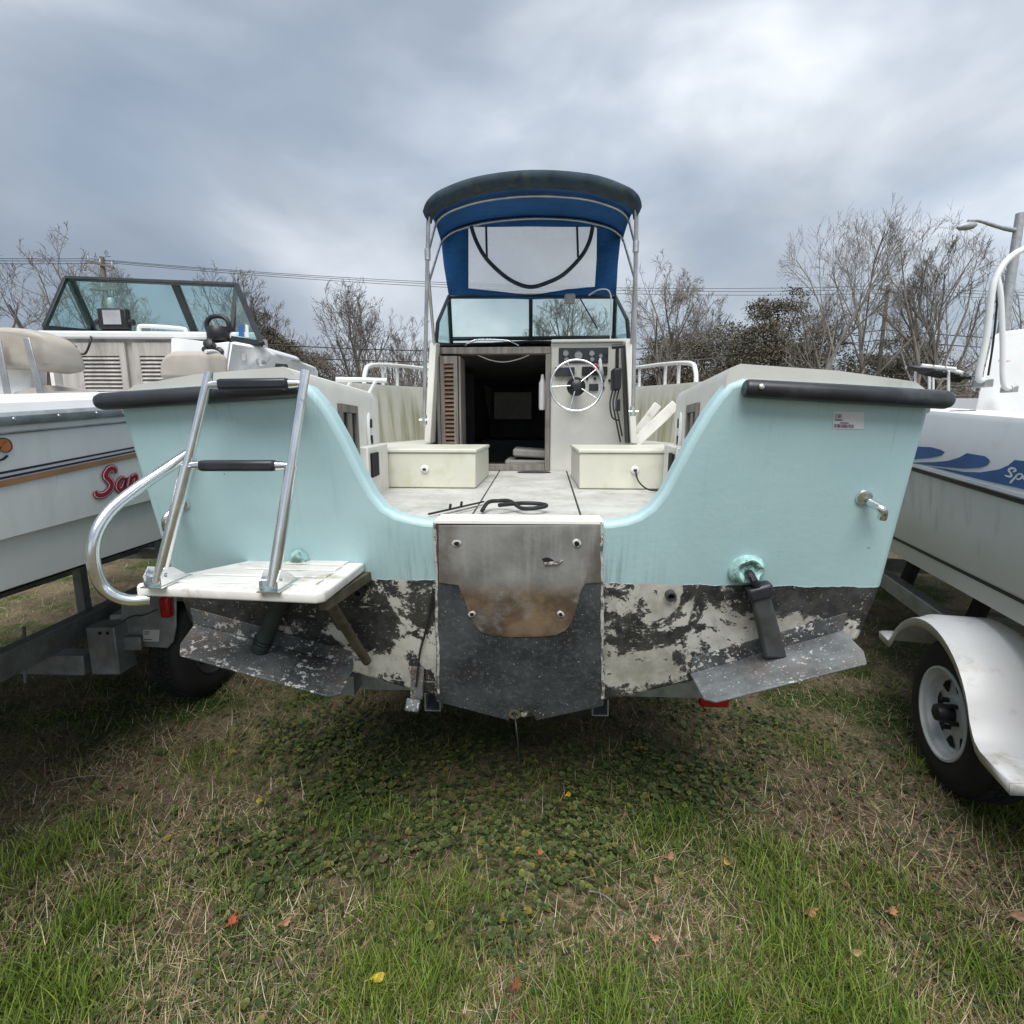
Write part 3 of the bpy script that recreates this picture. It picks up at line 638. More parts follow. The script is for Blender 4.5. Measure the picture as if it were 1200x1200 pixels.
# wing panels either side of the bulkhead, painted shade and black gear on the right one
for s in (-1, 1):
    xb, xt = (-.70, -.652) if s < 0 else (.70, .648); w = .022
    o = [(xb - w, 1.90, 1.509), (xb + w, 1.90, 1.509), (xb + w, YB - .024, 1.509), (xb - w, YB - .024, 1.509)]
    tt = [(xt - w, 1.94, 2.175), (xt + w, 1.94, 2.175), (xt + w, YB - .024, 2.19), (xt - w, YB - .024, 2.19)]
    obj('wing_panel', MB().hexa(o, tt), M['cream'], boat, bevel=.005)
    if s > 0:
        ip_ = MB().hexa([(xb - w - .012, 1.93, 1.512), (xb - w - .001, 1.93, 1.512), (xb - w - .001, YB - .03, 1.51), (xb - w - .012, YB - .03, 1.51)],
                        [(xt - w - .012, 1.96, 2.15), (xt - w - .001, 1.96, 2.15), (xt - w - .001, YB - .03, 2.17), (xt - w - .012, YB - .03, 2.17)])
        obj('wing_shade', ip_, M['black'], boat)  # black sheet stands in for shadow on the panel's inner face
        obj('control_box', MB().box(.545, .60, 1.88, 2.02, 1.86, 2.0), M['black'], boat, bevel=.012)
        obj('control_lever', MB().tube([(.575, 1.93, 1.98), (.568, 1.9, 2.08), (.566, 1.88, 2.125)], .012, 8), M['black'], boat)
        obj('lever_grip', MB().tube([(.53, 1.88, 2.13), (.60, 1.88, 2.135)], .015, 10), M['black'], boat)
        for k, (dx, zz_) in enumerate(((0, 1.52), (.02, 1.56), (-.02, 1.66))):
            obj('control_cable', MB().tube([(.58 + dx, 1.95, 1.88), (.545 + dx, 1.85, 1.78), (.56 + dx, 1.83, 1.68), (.60 + dx * .5, 1.84, zz_)], .0055, 6, smooth=6), M['wire'], boat)
        obj('vhf_mic', MB().box(.565, .595, 1.86, 1.89, 1.72, 1.80), M['black'], boat, bevel=.006)
# cuddy top and trunk forward of the windshield
m = MB(); rows = []
for y, hw, z in ((YB - .02, .70, 2.192), (2.75, .68, 2.225), (3.4, .62, 2.2), (4.3, .48, 2.1), (5.0, .3, 1.95), (5.4, .12, 1.80)):
    rows.append([Vector((-hw - .03, y, 1.50)), Vector((-hw, y, z - .05)), Vector((-hw + .05, y, z)), Vector((0, y, z + .03)), Vector((hw - .05, y, z)), Vector((hw, y, z - .05)), Vector((hw + .03, y, 1.50))])
rows[0] = [Vector((p.x, YB + .065, max(p.z, 1.5))) for p in rows[0]]
obj('cabin_trunk', MB().grid(rows), M['creamgrey'], boat, smooth=35)
obj('dash_lip', MB().box(.142, .70, YB - .03, YB + .35, 2.192, 2.212), M['cream'], boat, bevel=.006)
obj('dash_rail', MB().tube([A(545, 405, 2.2), A(553, 400, 2.2), A(565, 398, 2.2), A(592, 399, 2.2), A(602, 402, 2.2), A(608, 405, 2.2)], .008, 8, smooth=4), M['steel'], boat, smooth=50)
# windshield
ws = bpy.data.objects.new('windshield', None); COL.objects.link(ws); ws.parent = boat; ws.empty_display_size = .1
yt, yb = 2.60, 2.78
def wsf(x, y): # front pane plane
    return A(x, y, yb if y > 380 else yt)
fl_t, fr_t, c_t = A(526, 347, yt), A(721, 347, yt), A(622, 347, yt)
fl_b, fr_b, c_b = A(529, 404, yb), A(719, 402, yb), A(622, 406, yb)
mid = lambda a, b, t: a + (b - a) * t
def pane(pts): return MB().prism(pts, (0, .005, 0))
for a_t, b_t, a_b, b_b in ((fl_t, c_t, fl_b, c_b), (c_t, fr_t, c_b, fr_b)):
    obj('pane', pane([mid(a_t, a_b, .02), mid(b_t, b_b, .02), mid(b_t, b_b, .86), mid(a_t, a_b, .86)]), M['glass'], ws)
    obj('pane', pane([mid(a_t, a_b, .89), mid(b_t, b_b, .89), b_b, a_b]), M['glass'], ws)
def fbar(a, b, w=.028, d=.03): obj('frame_bar', MB().bar(a, b, d, w, (0, .4, 1)), M['frame'], ws, bevel=.003)
fbar(fl_t, fr_t, .03); fbar(c_t, c_b, .034); fbar(fl_t, fl_b, .032); fbar(fr_t, fr_b, .032)
fbar(mid(fl_t, fl_b, .875), mid(fr_t, fr_b, .875), .022); fbar(fl_b, fr_b, .02)
for s, ct, cb, pts in ((-1, fl_t, fl_b, (A(513, 378, 2.12), A(511, 403, 2.10))), (1, fr_t, fr_b, (A(735, 375, 2.12), A(737, 400, 2.10)))):
    at_, ab_ = pts
    obj('side_pane', MB().prism([ct, at_, ab_, cb], (s * .005, 0, 0)), M['glass2'], ws)
    for a_, b_ in ((ct, at_), (at_, ab_), (ab_, cb)): obj('frame_bar', MB().bar(a_, b_, .02, .022), M['frame'], ws, bevel=.003)
wm = A(668, 347, 2.45)
w_ = obj('wiper_motor', MB().box(wm.x - .04, wm.x + .04, 2.44, 2.5, wm.z - .05, wm.z + .02), M['cushion'], ws, bevel=.015)
obj('wiper_arm', MB().tube([A(680, 350, 2.5), A(700, 385, 2.6)], .005, 6), M['wire'], w_)
obj('wiper_hose', MB().tube([A(690, 346, 2.45), A(703, 339, 2.4), A(715, 343, 2.4), A(716, 370, 2.4), A(715, 404, 2.3)], .005, 6, smooth=5), M['white'], w_)

# bimini canopy
ap = [(-.60, 2.845), (-.575, 2.895), (-.49, 2.951), (-.29, 3.010), (.01, 3.036), (.33, 3.008), (.525, 2.945), (.598, 2.895), (.615, 2.845)]
aft = crv([Vector((x, 1.55, z)) for x, z in ap], 5)
fp = [(-.685, 2.99), (-.66, 3.03), (-.56, 3.085), (-.33, 3.135), (0, 3.155), (.33, 3.135), (.55, 3.085), (.645, 3.03), (.67, 2.99)]
fro = crv([Vector((x, 2.5, z)) for x, z in fp], 5)
rows = []
for t in (0, .12, .3, .5, .7, .85, 1):
    hump = .045 * math.sin(math.pi * t)
    rows.append([a_ + (b_ - a_) * t + Vector((0, 0, hump)) for a_, b_ in zip(aft, fro)])
can = obj('canopy', MB().grid(rows), M['canvas'], boat, smooth=60, label='blue canvas canopy top')
rows = []
for k, (dy, dz, s_) in enumerate(((.04, .004, 1.0), (-.012, .0, 1.01), (-.026, -.022, 1.015), (-.018, -.052, 1.0), (.02, -.066, .985), (.10, -.05, .975))):
    rows.append([Vector((p.x * s_, p.y + dy, p.z + dz * (1 if abs(p.x) < .5 else .8))) for p in aft])
obj('valance', MB().grid(rows), M['canvas_old'], can, smooth=70, label='weathered dark canvas edge roll')
for rowset, r_ in ((aft, .012), (fro, .011)):
    obj('canopy_bow', MB().tube([p + Vector((0, .09 if rowset is aft else -.02, -.022)) for p in rowset], r_, 8), M['alu'], can, smooth=50)
mb_ = [a_ + (b_ - a_) * .55 + Vector((0, 0, .02)) for a_, b_ in zip(aft, fro)]
obj('canopy_bow', MB().tube(mb_, .011, 8), M['alu'], can, smooth=50)
# front curtain: blue borders, clear window, zip
ctop = fro; cbl = A(526, 346, 2.62); cbr = A(722, 346, 2.62)
def cp(x, y):  # point on the curtain by photo measure, leaning back to the windshield head
    t = min(1, max(0, (y - 262) / 84)); return A(x, y, 2.49 + .10 * t)
out_ = [cp(516, 272), cp(533, 264), cp(552, 258), cp(585, 253), cp(622, 251), cp(660, 253), cp(697, 258), cp(716, 264), cp(728, 272), cp(724, 310), cp(722, 347), cp(670, 349), cp(622, 351), cp(570, 349), cp(526, 347), cp(520, 310)]
inn_ = [cp(549, 268), cp(549.5, 267), cp(552, 266), cp(585, 266), cp(622, 265.5), cp(660, 266), cp(697, 266), cp(699, 267), cp(699.5, 268), cp(699, 305), cp(697, 336), cp(665, 339), cp(622, 346), cp(580, 341), cp(549, 338), cp(549, 305)]
m = MB(); n = len(out_)
m.add(out_ + inn_, [(i, (i + 1) % n, n + (i + 1) % n, n + i) for i in range(n)])
fc = obj('front_curtain', m, M['canvas'], boat, smooth=60)
sol = fc.modifiers.new('thick', 'SOLIDIFY'); sol.thickness = .004
vw = [p + Vector((0, -.002, 0)) for p in inn_]
cen = sum(vw, Vector()) / n + Vector((0, -.02, 0))
obj('clear_window', MB().add(vw + [cen], [(i, (i + 1) % n, n) for i in range(n)]), M['vinyl'], fc, smooth=60)
zp = [cp(553, 268), cp(559, 285), cp(570, 304), cp(588, 322), cp(605, 333), cp(622, 337.5), cp(640, 333), cp(660, 323), cp(680, 303), cp(690, 285), cp(694, 268)]
obj('zip_strip', MB().tube([p + Vector((0, -.03, 0)) for p in zp], .015, 8, smooth=5), M['canvas_old'], fc, smooth=60)
for x0 in (570, 676): obj('hold_strap', MB().bar(cp(x0, 267) + Vector((0, -.02, 0)), cp(x0 + 1, 304 if x0 < 600 else 303) + Vector((0, -.03, 0)), .016, .004, (0, 1, 0)), M['canvas_old'], fc)
# side curtains edges + poles
for s in (-1, 1):
    if s < 0: top, bot, x2, x3 = A(502, 254, 1.58), A(497, 492, 1.74), (516, 278), (521, 404)
    else: top, bot, x2, x3 = A(746, 245, 1.58), A(742, 482, 1.74), (728, 272), (728, 404)
    pl = obj('canopy_pole', MB().tube([top, top + (bot - top) * .5, bot], .0125, 10), M['alu'], boat, smooth=50)
    obj('pole_foot', MB().tube([bot + Vector((0, 0, .03)), bot + Vector((0, 0, -.03))], .019, 10), M['steel'], pl, smooth=40)
    obj('foot_pin', MB().tube([bot + Vector((-.03, -.01, 0)), bot + Vector((.03, -.01, 0))], .006, 8), M['steel'], pl)
    md = top + (bot - top) * .17
    obj('slider', MB().tube([md + Vector((0, 0, .03)), md + Vector((0, 0, -.03))], .018, 10), M['alu'], pl, smooth=40)
    e1_ = fro[0] if s < 0 else fro[-1]; e0_ = mb_[0] if s < 0 else mb_[-1]
    obj('canopy_pole', MB().tube([md, e0_], .009, 8), M['alu'], boat, smooth=50)
    md2 = top + (bot - top) * .33
    obj('canopy_pole', MB().tube([md2, e1_], .009, 8), M['alu'], boat, smooth=50)
    obj('canopy_pole', MB().tube([top + (bot - top) * .22, A(x3[0] - (12 if s < 0 else -12), 404, 1.95)], .010, 8), M['alu'], boat, smooth=50)

# swim platform and ladder on the left
PZ = 1.182
pf = [(-1.06, -.275), (-.53, -.315), (-.51, -.30), (-.505, .005), (-.90, .01), (-1.075, -.25)]
pla = obj('swim_platform', MB().prism([Vector((x, y, PZ - .032)) for x, y in pf], (0, 0, .030)), M['dirtywhite'], boat, bevel=.006, label='white slatted swim platform')
for i, y in enumerate((-.235, -.165, -.095, -.03)):
    obj('platform_slat', MB().hexa([(-1.03 + .09 * i, y, PZ - .001), (-.56, y - .01, PZ - .001), (-.555, y + .036, PZ - .001), (-1.02 + .09 * i, y + .046, PZ - .001)],
                       [(-1.03 + .09 * i, y + .003, PZ + .003), (-.56, y - .007, PZ + .003), (-.555, y + .033, PZ + .003), (-1.02 + .09 * i, y + .043, PZ + .003)]), M['dirtywhite'], pla)
obj('platform_bearer', MB().bar((-.50, .02, PZ - .05), (-.53, -.27, PZ - .05), .025, .03), M['bronze'], pla)
obj('platform_strut', MB().tube([A(382, 700, -.22), A(430, 775, .04)], .016, 10), M['bronze'], pla, smooth=50)
lad = bpy.data.objects.new('boarding_ladder', None); COL.objects.link(lad); lad.parent = boat; lad.empty_display_size = .1
f1, f2 = Wz(186, 686, PZ), Wz(320, 691, PZ)
def tl(P):
    d = Vector((P.x - BX, P.y - BY)); s_, c_ = math.sin(YAW), math.cos(YAW); return Vector((d.x * c_ - d.y * s_, d.x * s_ + d.y * c_, P.z))
f1, f2 = tl(f1), tl(f2)
t1, t2 = A(246, 436, -.185), A(358, 434, -.185)
for f_, t_ in ((f1, t1), (f2, t2)):
    k = f_ + (t_ - f_) * .56
    r_ = obj('rail', MB().tube([f_ + Vector((0, 0, .01)), k], .0163, 14), M['steel'], lad, smooth=50)
    obj('inner_rail', MB().tube([k - (t_ - f_) * .02, t_], .0125, 14), M['steel'], r_, smooth=50)
    obj('sleeve_stop', MB().tube([k - (t_ - f_).normalized() * .008, k + (t_ - f_).normalized() * .002], .0175, 14), M['steel'], r_, smooth=50)
    for sx in (-.024, .024):
        obj('hinge_plate', MB().prism([f_ + Vector((sx - .0015, dy, dz)) for dy, dz in ((-.022, -.002), (.10, -.002), (.03, .045), (.0, .055), (-.022, .03))], (.003, 0, 0)), M['steel'], r_)
    obj('hinge_base', MB().box(f_.x - .03, f_.x + .03, f_.y - .03, f_.y + .10, PZ + .0005, PZ + .0035), M['steel'], r_)
    obj('hinge_pin', MB().tube([f_ + Vector((-.03, .002, .03)), f_ + Vector((.03, .002, .03))], .006, 8), M['steel'], r_)
for u, hgt in ((.94, .022), (.565, .019)):
    a_, b_ = f1 + (t1 - f1) * u, f2 + (t2 - f2) * u
    rg = obj('rung', MB().tube([a_, a_ + (b_ - a_) * .13, b_ - (b_ - a_) * .13, b_], [.009, .013, .013, .009], 10), M['steel'], lad, smooth=40)
    obj('tread', MB().bar(a_ + (b_ - a_) * .14 + Vector((0, -.004, 0)), b_ - (b_ - a_) * .14 + Vector((0, -.004, 0)), .035, .030), M['rubber'], rg, bevel=.008)
gr = [T(222, 531, .01), A(200, 546, -.11), A(160, 573, -.20), A(128, 600, -.27), A(111, 630, -.31), A(110, 662, -.32), A(122, 690, -.31), A(148, 703, -.29), A(176, 702, -.26)]
obj('grab_loop', MB().tube(gr, .0165, 14, smooth=6), M['steel'], boat, smooth=60, label='curved stainless grab loop beside the platform')
# trim tabs: hinge strip, plate, ram
def tab(side):
    s = side
    if s > 0: hi, ho, ao, ai = T(809, 789, .004), T(988, 738, .004), A(1024, 775, -.12), A(828, 825, -.13)
    else: hi, ho, ao, ai = T(414, 781, .004), T(228, 731, .004), A(203, 765, -.12), A(397, 819, -.13)
    m = MB(); cr_ = ai + (hi - ai) * .16; cr2 = ao + (ho - ao) * .3
    pts = [hi, ho, cr2, ao + (ai - ao) * .04, ai + (ao - ai) * .06, cr_]
    th = obj('trim_tab', MB().prism(pts, (0, .001, -.007)), M['tab'] if s < 0 else M['tabr'], boat, bevel=.002, label='scaly trim tab plate' if s < 0 else 'bare grey trim tab plate')
    up = Vector((0, -.014, .062))
    obj('hinge_strip', MB().prism([hi + Vector((0, -.002, .002)), ho + Vector((0, -.002, .002)), ho + up, hi + up], (0, .006, 0)), M['tab'], th)
    for k in range(7):
        q = hi + (ho - hi) * (.08 + .14 * k) + up * .55; obj('screw', MB().lathe([(.006, 0), (.004, .003)], q, (0, -1, -.2), 8), M['bronze'], th)
    if s > 0: p, q = T(889, 690, .035), A(908, 770, .0)
    else: p, q = T(331, 700, .035), A(304, 762, .0)
    rm = obj('tab_ram', MB().tube([p, p + (q - p) * .85, p + (q - p) * .87, q], [.026, .028, .031, .029], 14), M['patina'], th, smooth=40) if s < 0 else obj('tab_ram', MB().hexa([p + Vector((-.030, -.012, 0)), p + Vector((.030, -.012, 0)), p + Vector((.030, .016, 0)), p + Vector((-.030, .016, 0))], [q + Vector((-.036, -.014, 0)), q + Vector((.036, -.014, 0)), q + Vector((.036, .016, 0)), q + Vector((-.036, .016, 0))]), M['ram'], th, bevel=.009)
    d = (q - p).normalized()
    obj('ram_collar', MB().tube([p - d * .01, p + d * .03], .034, 14), M['rubber'], rm, smooth=40) if s < 0 else obj('ram_collar', MB().bar(p - d * .015, p + d * .03, .078, .045, (0, 1, 0)), M['rubber'], rm, bevel=.01)
    for k in ((.78, .84, .9) if s < 0 else ()): obj('ram_ring', MB().tube([p + (q - p) * k, p + (q - p) * (k + .015)], 0.031, 14), M['rubber'], rm, smooth=40)
    if s > 0:
        bt_ = T(876, 668, .012); n = 18; rows = []
        for rr_, h in ((.052, -.010), (.046, .008), (.036, .02), (.026, .014), (.018, .0)):
            rows.append([bt_ + Vector((math.cos(6.283 * k / n) * rr_ * (1 + .10 * math.sin(.9 * k + h * 90)), -h - .006 * math.sin(k * 1.3), math.sin(6.283 * k / n) * rr_ * 1.1 * (1 + .12 * math.sin(.7 * k + 1)))) for k in range(n)])
        m = MB().grid(rows, closed=True); m.add(rows[-1], [tuple(range(n))]); obj('torn_boot', m, M['aquapatch'], boat, smooth=50)
        obj('ram_hose', MB().tube([bt_ + Vector((0, -.01, -.005)), bt_ + Vector((.005, -.035, -.02)), p], .012, 8, smooth=4), M['rubber'], rm)
    else:
        bt_ = T(350, 655, .008); obj('torn_boot', MB().lathe([(.032, -.006), (.028, .01), (.015, .022), (.006, .024)], bt_, (0, -1, -.2), 14), M['aquapatch'], boat, smooth=50)
tab(1); tab(-1)
# eyes, drains
for x, y, s in ((1012, 583, 1), (214, 590, -1)):
    p = T(x, y, 0); q = p + Vector((s * .012, -.012, -.012)); d = Vector((s * .022, -.030, -.030)) if s > 0 else Vector((-.02, -.03, -.05))
    ey = obj('towing_eye', MB().tube([q, q + d * .5 + Vector((0, -.02, 0)), q + d, q + d * 1.12 + Vector((0, .01, -.012))], .012, 10, smooth=5), M['steel'], boat, smooth=60)
    obj('eye_plate', MB().lathe([(.024, 0), (.022, .005), (.012, .008)], p + Vector((0, -.002, 0)), (0, -1, -.2), 16), M['steel'], ey, smooth=40)
for x, y in ((785, 696), (421, 692)):
    p = T(x, y, 0); obj('drain_tube', MB().lathe([(.017, -.01), (.017, .022), (.011, .022), (.011, -.01)], p, (0, -1, -.2), 16, caps=False), M['ram'], boat, smooth=40)
    obj('drain_hole', MB().lathe([(.011, .001), (.010, .002)], p, (0, -1, -.2), 14), M['hole'], boat)
# flaky transducer bracket by the left seam
p = T(490, 800, .0)
tb = obj('transducer_bracket', MB().bar(p + Vector((.005, -.014, .07)), p + Vector((-.002, -.02, -.05)), .045, .02, (0, 1, 0)), M['tab'], boat, bevel=.004)
obj('transducer', MB().bar(p + Vector((-.01, -.025, -.05)), p + Vector((-.014, -.05, -.085)), .05, .03, (0, 1, 0)), M['tab'], tb, bevel=.006)
for k in range(5): obj('bracket_bolt', MB().lathe([(.008, 0), (.006, .008)], p + Vector((random.uniform(-.02, .02), -.024, .06 - .025 * k)), (0, -1, 0), 8), M['bronze'], tb)
obj('transducer_wire', MB().tube([T(508, 690, .012), T(500, 735, .012), T(492, 765, .012), p + Vector((0, -.03, 0))], .004, 6, smooth=5), M['wire'], tb)
# paper label with printed marks (no code square)
a_, b_, c_, d_ = T(977, 482, .0015), T(1013, 483, .0015), T(1012, 503, .0015), T(976, 502.5, .0015)
stk = obj('paper_label', MB().prism([a_, b_, c_, d_], (0, .001, 0)), M['sticker'], boat, label='small printed paper label')
def onl(u, v, off=.0012): return a_ + (b_ - a_) * u + (d_ - a_) * v + Vector((0, -off, 0))
def text_mesh(body, size, shear=0.0, offset=0.0, res=3):
    cu = bpy.data.curves.new('t', 'FONT'); cu.body = body; cu.size = size; cu.shear = shear; cu.offset = offset; cu.resolution_u = res
    o = bpy.data.objects.new('t', cu); COL.objects.link(o); dg = bpy.context.evaluated_depsgraph_get(); dg.update()
    me = bpy.data.meshes.new_from_object(o.evaluated_get(dg)); v = [tuple(p.co) for p in me.vertices]; f = [tuple(p.vertices) for p in me.polygons]
    bpy.data.objects.remove(o); bpy.data.meshes.remove(me); bpy.data.curves.remove(cu); return v, f
v, f = text_mesh('C481', 1.0)
m = MB(); m.add([onl(.05 + p[0] * .105, .40 - p[1] * .36) for p in v], f); obj('printed_code', m, M['ink'], stk)
m = MB(); random.seed(8); u = .03
while u < .66:
    w = random.choice((.012, .018, .03)); m.add([onl(u, .72), onl(u + w, .72), onl(u + w, .93), onl(u, .93)], [(0, 1, 2, 3)]); u += w + random.choice((.01, .016, .024))
obj('printed_bars', m, M['inkp'], stk)
m = MB(); m.add([onl(.05, .46), onl(.30, .46), onl(.30, .52), onl(.05, .52)], [(0, 1, 2, 3)]); m.add([onl(.22, .62), onl(.5, .62), onl(.5, .67), onl(.22, .67)], [(0, 1, 2, 3)]); obj('printed_line', m, M['ink'], stk)

# loose things in the cockpit
def bw(p): # boat -> world
    s_, c_ = math.sin(YAW), math.cos(YAW); return Vector((BX + p.x * c_ + p.y * s_, BY - p.x * s_ + p.y * c_, p.z))
hp = [(565, 606), (572, 600), (584, 597.5), (598, 599.5), (610, 604), (622, 606), (636, 604), (640, 601.5), (630, 599.5), (612, 599.8), (598, 603), (585, 606.5)]
pts = [bw(A(x, y, .22 + (606 - y) * .012)) for x, y in hp]
for i, p in enumerate(pts): p.z = 1.320 + (.018 if 1 <= i <= 3 else .0) + .002 * i
o = obj('hose_loop', MB().tube(pts, .0075, 10, smooth=6), M['wire'], None, smooth=60); tag(o, 'black rubber hose loop lying on the cockpit floor behind the motor cut-out', 'hose')
rod = thing('gaff_pole', 'thin dark pole with two short pegs lying on the cockpit floor at left', 'pole', bw(Vector((-.3, .2, 1.31))), -YAW)
q0, q1 = Vector((-.02, -.05, .008)), Vector((.14, .26, .008))
obj('shaft', MB().tube([q0, q1], .004, 8), M['wire'], rod); obj('shaft', MB().tube([q0 + Vector((.04, -.01, -.002)), q1 + Vector((.0, -.08, -.002))], .0035, 8), M['teak'], rod)
for t in (.35, .55): obj('peg', MB().tube([q0 + (q1 - q0) * t, q0 + (q1 - q0) * t + Vector((.004, -.005, .02))], .005, 8), M['wire'], rod)
o = obj('shore_lead', MB().tube([bw(p) for p in (Vector((.545, .985, 1.405)), Vector((.56, .96, 1.35)), Vector((.60, .9, 1.318)), Vector((.66, .85, 1.33)), Vector((.69, .7, 1.42)), Vector((.66, .5, 1.53)), Vector((.655, .35, 1.55)))], .004, 6, smooth=6), M['wire'], None)
tag(o, 'thin dark cord plugged into the right step box and draped over the side box', 'cord')
cu = thing('berth_cushion', 'grey cushions piled on the cabin floor inside the doorway', 'cushion', bw(Vector((.0, 2.5, 1.315))), -YAW)
obj('cushion_pad', MB().hexa([(-.2, -.12, .0), (.3, -.12, .0), (.3, .3, .0), (-.2, .3, .0)], [(-.2, -.12, .05), (.3, -.12, .045), (.3, .3, .05), (-.2, .3, .05)]), M['cushion'], cu, bevel=.015)
obj('cushion_pad', MB().hexa([(-.14, -.10, .075), (.3, -.12, .052), (.3, .3, .055), (-.14, .3, .08)], [(-.14, -.10, .135), (.3, -.12, .11), (.3, .3, .11), (-.14, .3, .14)]), M['cushion'], cu, bevel=.015)

# ------------------------------------------------------------------ wheels and the centre trailer
def wheel(parent, c, axis, R=.33, w=.2, rim=None, world=False, holes=8):
    """axis points outwards; c = centre of the outer face plane"""
    c = Vector(c); ax = Vector(axis).normalized()
    wh = bpy.data.objects.new('wheel', None); COL.objects.link(wh); wh.parent = parent; wh.empty_display_size = .1
    rr = R * .60
    prof = [(rr, -.012), (rr + .01, .0), (rr + .05, .006), (R - .05, .002), (R - .02, -.012), (R - .004, -.03), (R, -.05), (R, -w + .05), (R - .004, -w + .03), (R - .05, -w), (rr, -w + .01)]
    m = MB().lathe(prof, c, ax, 48, caps=False)
    ty_ = obj('tyre', m, M['tyre'], wh, world=world, smooth=35)
    # tread blocks
    x = ax.cross(Vector((0, 0, 1))).normalized(); y = ax.cross(x)
    t = MB()
    for k in range(60):
        for j, (h0, h1) in enumerate(((-.052, -.085), (-.09, -w / 2 - .005), (-w / 2 + .0 - .01, -w + .052 - .0))):
            a0 = 6.2832 * (k + .5 * (j % 2)) / 60; a1 = a0 + 6.2832 / 60 * .72
            P = lambda a, h, r_: c + ax * h + (x * math.cos(a) + y * math.sin(a)) * r_
            t.hexa([P(a0, h0, R - .001), P(a1, h0, R - .001), P(a1, h1, R - .001), P(a0, h1, R - .001)], [P(a0, h0, R + .007), P(a1, h0, R + .007), P(a1, h1, R + .007), P(a0, h1, R + .007)])
    o = obj('tread', t, M['tyre'], wh, world=world); 
    m = MB().lathe([(rr + .008, -.006), (rr + .006, .004), (rr - .004, .005), (rr - .012, -.006), (rr - .03, -.014), (rr - .036, -.045), (rr - .05, -.058), (rr * .45, -.052), (rr * .40, -.040), (.0, -.038)], c, ax, 48, caps=False)
    ri = obj('rim', m, M['rim'] if rim is None else rim, wh, world=world, smooth=30)
    hm = MB()
    for k in range(holes):
        a = 6.2832 * k / holes; r1, r2 = rr * .52, rr * .74
        P = lambda a_, r_, h: c + ax * h + (x * math.cos(a_) + y * math.sin(a_)) * r_
        hm.prism([P(a - .05, r1, -.051), P(a + .05, r1, -.051), P(a + .24, r2, -.053), P(a, r2 + .008, -.054), P(a - .24, r2, -.053)], ax * .003)
    obj('hole_plates', hm, M['hole'], wh, world=world)  # dark plates proud of the disc, painting the shade of open hand holes
    obj('hub', MB().lathe([(.042, -.04), (.042, .0), (.036, .022), (.02, .03), (0, .031)], c, ax, 20, caps=False), M['black'], wh, world=world, smooth=40)
    for k in range(5):
        a = 6.2832 * (k + .3) / 5; q = c + (x * math.cos(a) + y * math.sin(a)) * .062
        obj('wheel_nut', MB().lathe([(.011, -.042), (.011, -.012), (.006, -.008)], q, ax, 6), M['black'], wh, world=world)
    return wh
ctr = thing('boat_trailer', 'galvanised trailer under the aqua-sterned boat, only its tube ends and red lamp showing', 'trailer', (BX, BY, 0), -YAW)
def rect_tube(p, q, w, h, t=.006):
    p, q = Vector(p), Vector(q); d = (q - p).normalized(); x = d.cross(Vector((0, 0, 1))).normalized(); u = x.cross(d)
    m = MB()
    o_ = [(-w/2, -h/2), (w/2, -h/2), (w/2, h/2), (-w/2, h/2)]; i_ = [(-w/2 + t, -h/2 + t), (w/2 - t, -h/2 + t), (w/2 - t, h/2 - t), (-w/2 + t, h/2 - t)]
    ring = lambda c, s_: [c + x * a + u * b for a, b in s_]
    m.grid([ring(p + d * .12, i_), ring(p, i_), ring(p, o_), ring(q, o_)], closed=True); m.add(ring(p + d * .12, i_), [(0, 1, 2, 3)]); return m
for x in (.33, -.38):
    obj('frame_rail', rect_tube((x, .40, .462), (x * .9, 5.6, .52), .07, .085), M['galv'], ctr)
    obj('bunk', MB().box(x * 1.0 - .05 + (.05 if x > 0 else -.05), x + .05 + (.05 if x > 0 else -.05), .35, 4.2, .56, .60), M['cabdark'], ctr)
    obj('bunk_bracket', MB().bar((x, .44, .506), (x, .44, .60), .07, .008, (0, 1, 0)), M['galv'], ctr)
for y in (.55, 2.4, 4.4): obj('cross_member', MB().box(-1.0, .98, y, y + .08, .43, .50), M['galv'], ctr)
obj('axle', MB().box(-1.0, .98, 2.30, 2.36, .30, .36), M['galv'], ctr)
wheel(ctr, (1.15, 2.33, .32), (1, 0, 0), .32, .19); wheel(ctr, (-1.18, 2.33, .32), (-1, 0, 0), .32, .19)
p = A(838, 824, .56)
obj('tail_lamp', MB().box(p.x - .065, p.x + .065, .56, .60, p.z - .025, p.z + .045), M['red'], ctr, bevel=.012); obj('lamp_bracket', MB().box(p.x - .03, p.x + .03, .601, .66, p.z - .02, p.z + .06), M['galv'], ctr)
obj('tail_lamp', MB().box(-.86, -.68, .42, .455, .60, .67), M['red'], ctr, bevel=.012); obj('lamp_bracket', MB().box(-.80, -.74, .456, .60, .45, .54), M['galv'], ctr)

# ------------------------------------------------------------------ left boat
lb = thing('cabin_boat', 'white cabin boat with navy and tan stripes and red lettering, at left', 'boat', (-2.95, 3.0, 0), -math.radians(4))
aL, bL = -1.8, .07
def cx(Y): return -3.02 + .07 * Y
def hb(Y): return 1.22 if Y < 3.0 else max(.02, 1.22 * (1 - ((Y - 3.0) / 4.6) ** 2.2))
def lz(k, Y):   # heights along the hull (measured on its side)
    d = Y - 1.7
    return {'g': 1.632 + .085 * d, 's': 1.248 + .062 * d, 'c': 1.072 + .030 * d, 'k': .74 + .02 * d + (max(0, Y - 4.5) ** 2) * .07}[k]
def side(Y, z, off=0.0):  # starboard skin point
    g, s_, c_ = lz('g', Y), lz('s', Y), lz('c', Y); t = (z - c_) / (g - c_)
    x = cx(Y) + hb(Y) - .02 * (1 - t) + .003
    if z < s_: x -= .022
    return Vector((x + off, Y, z))
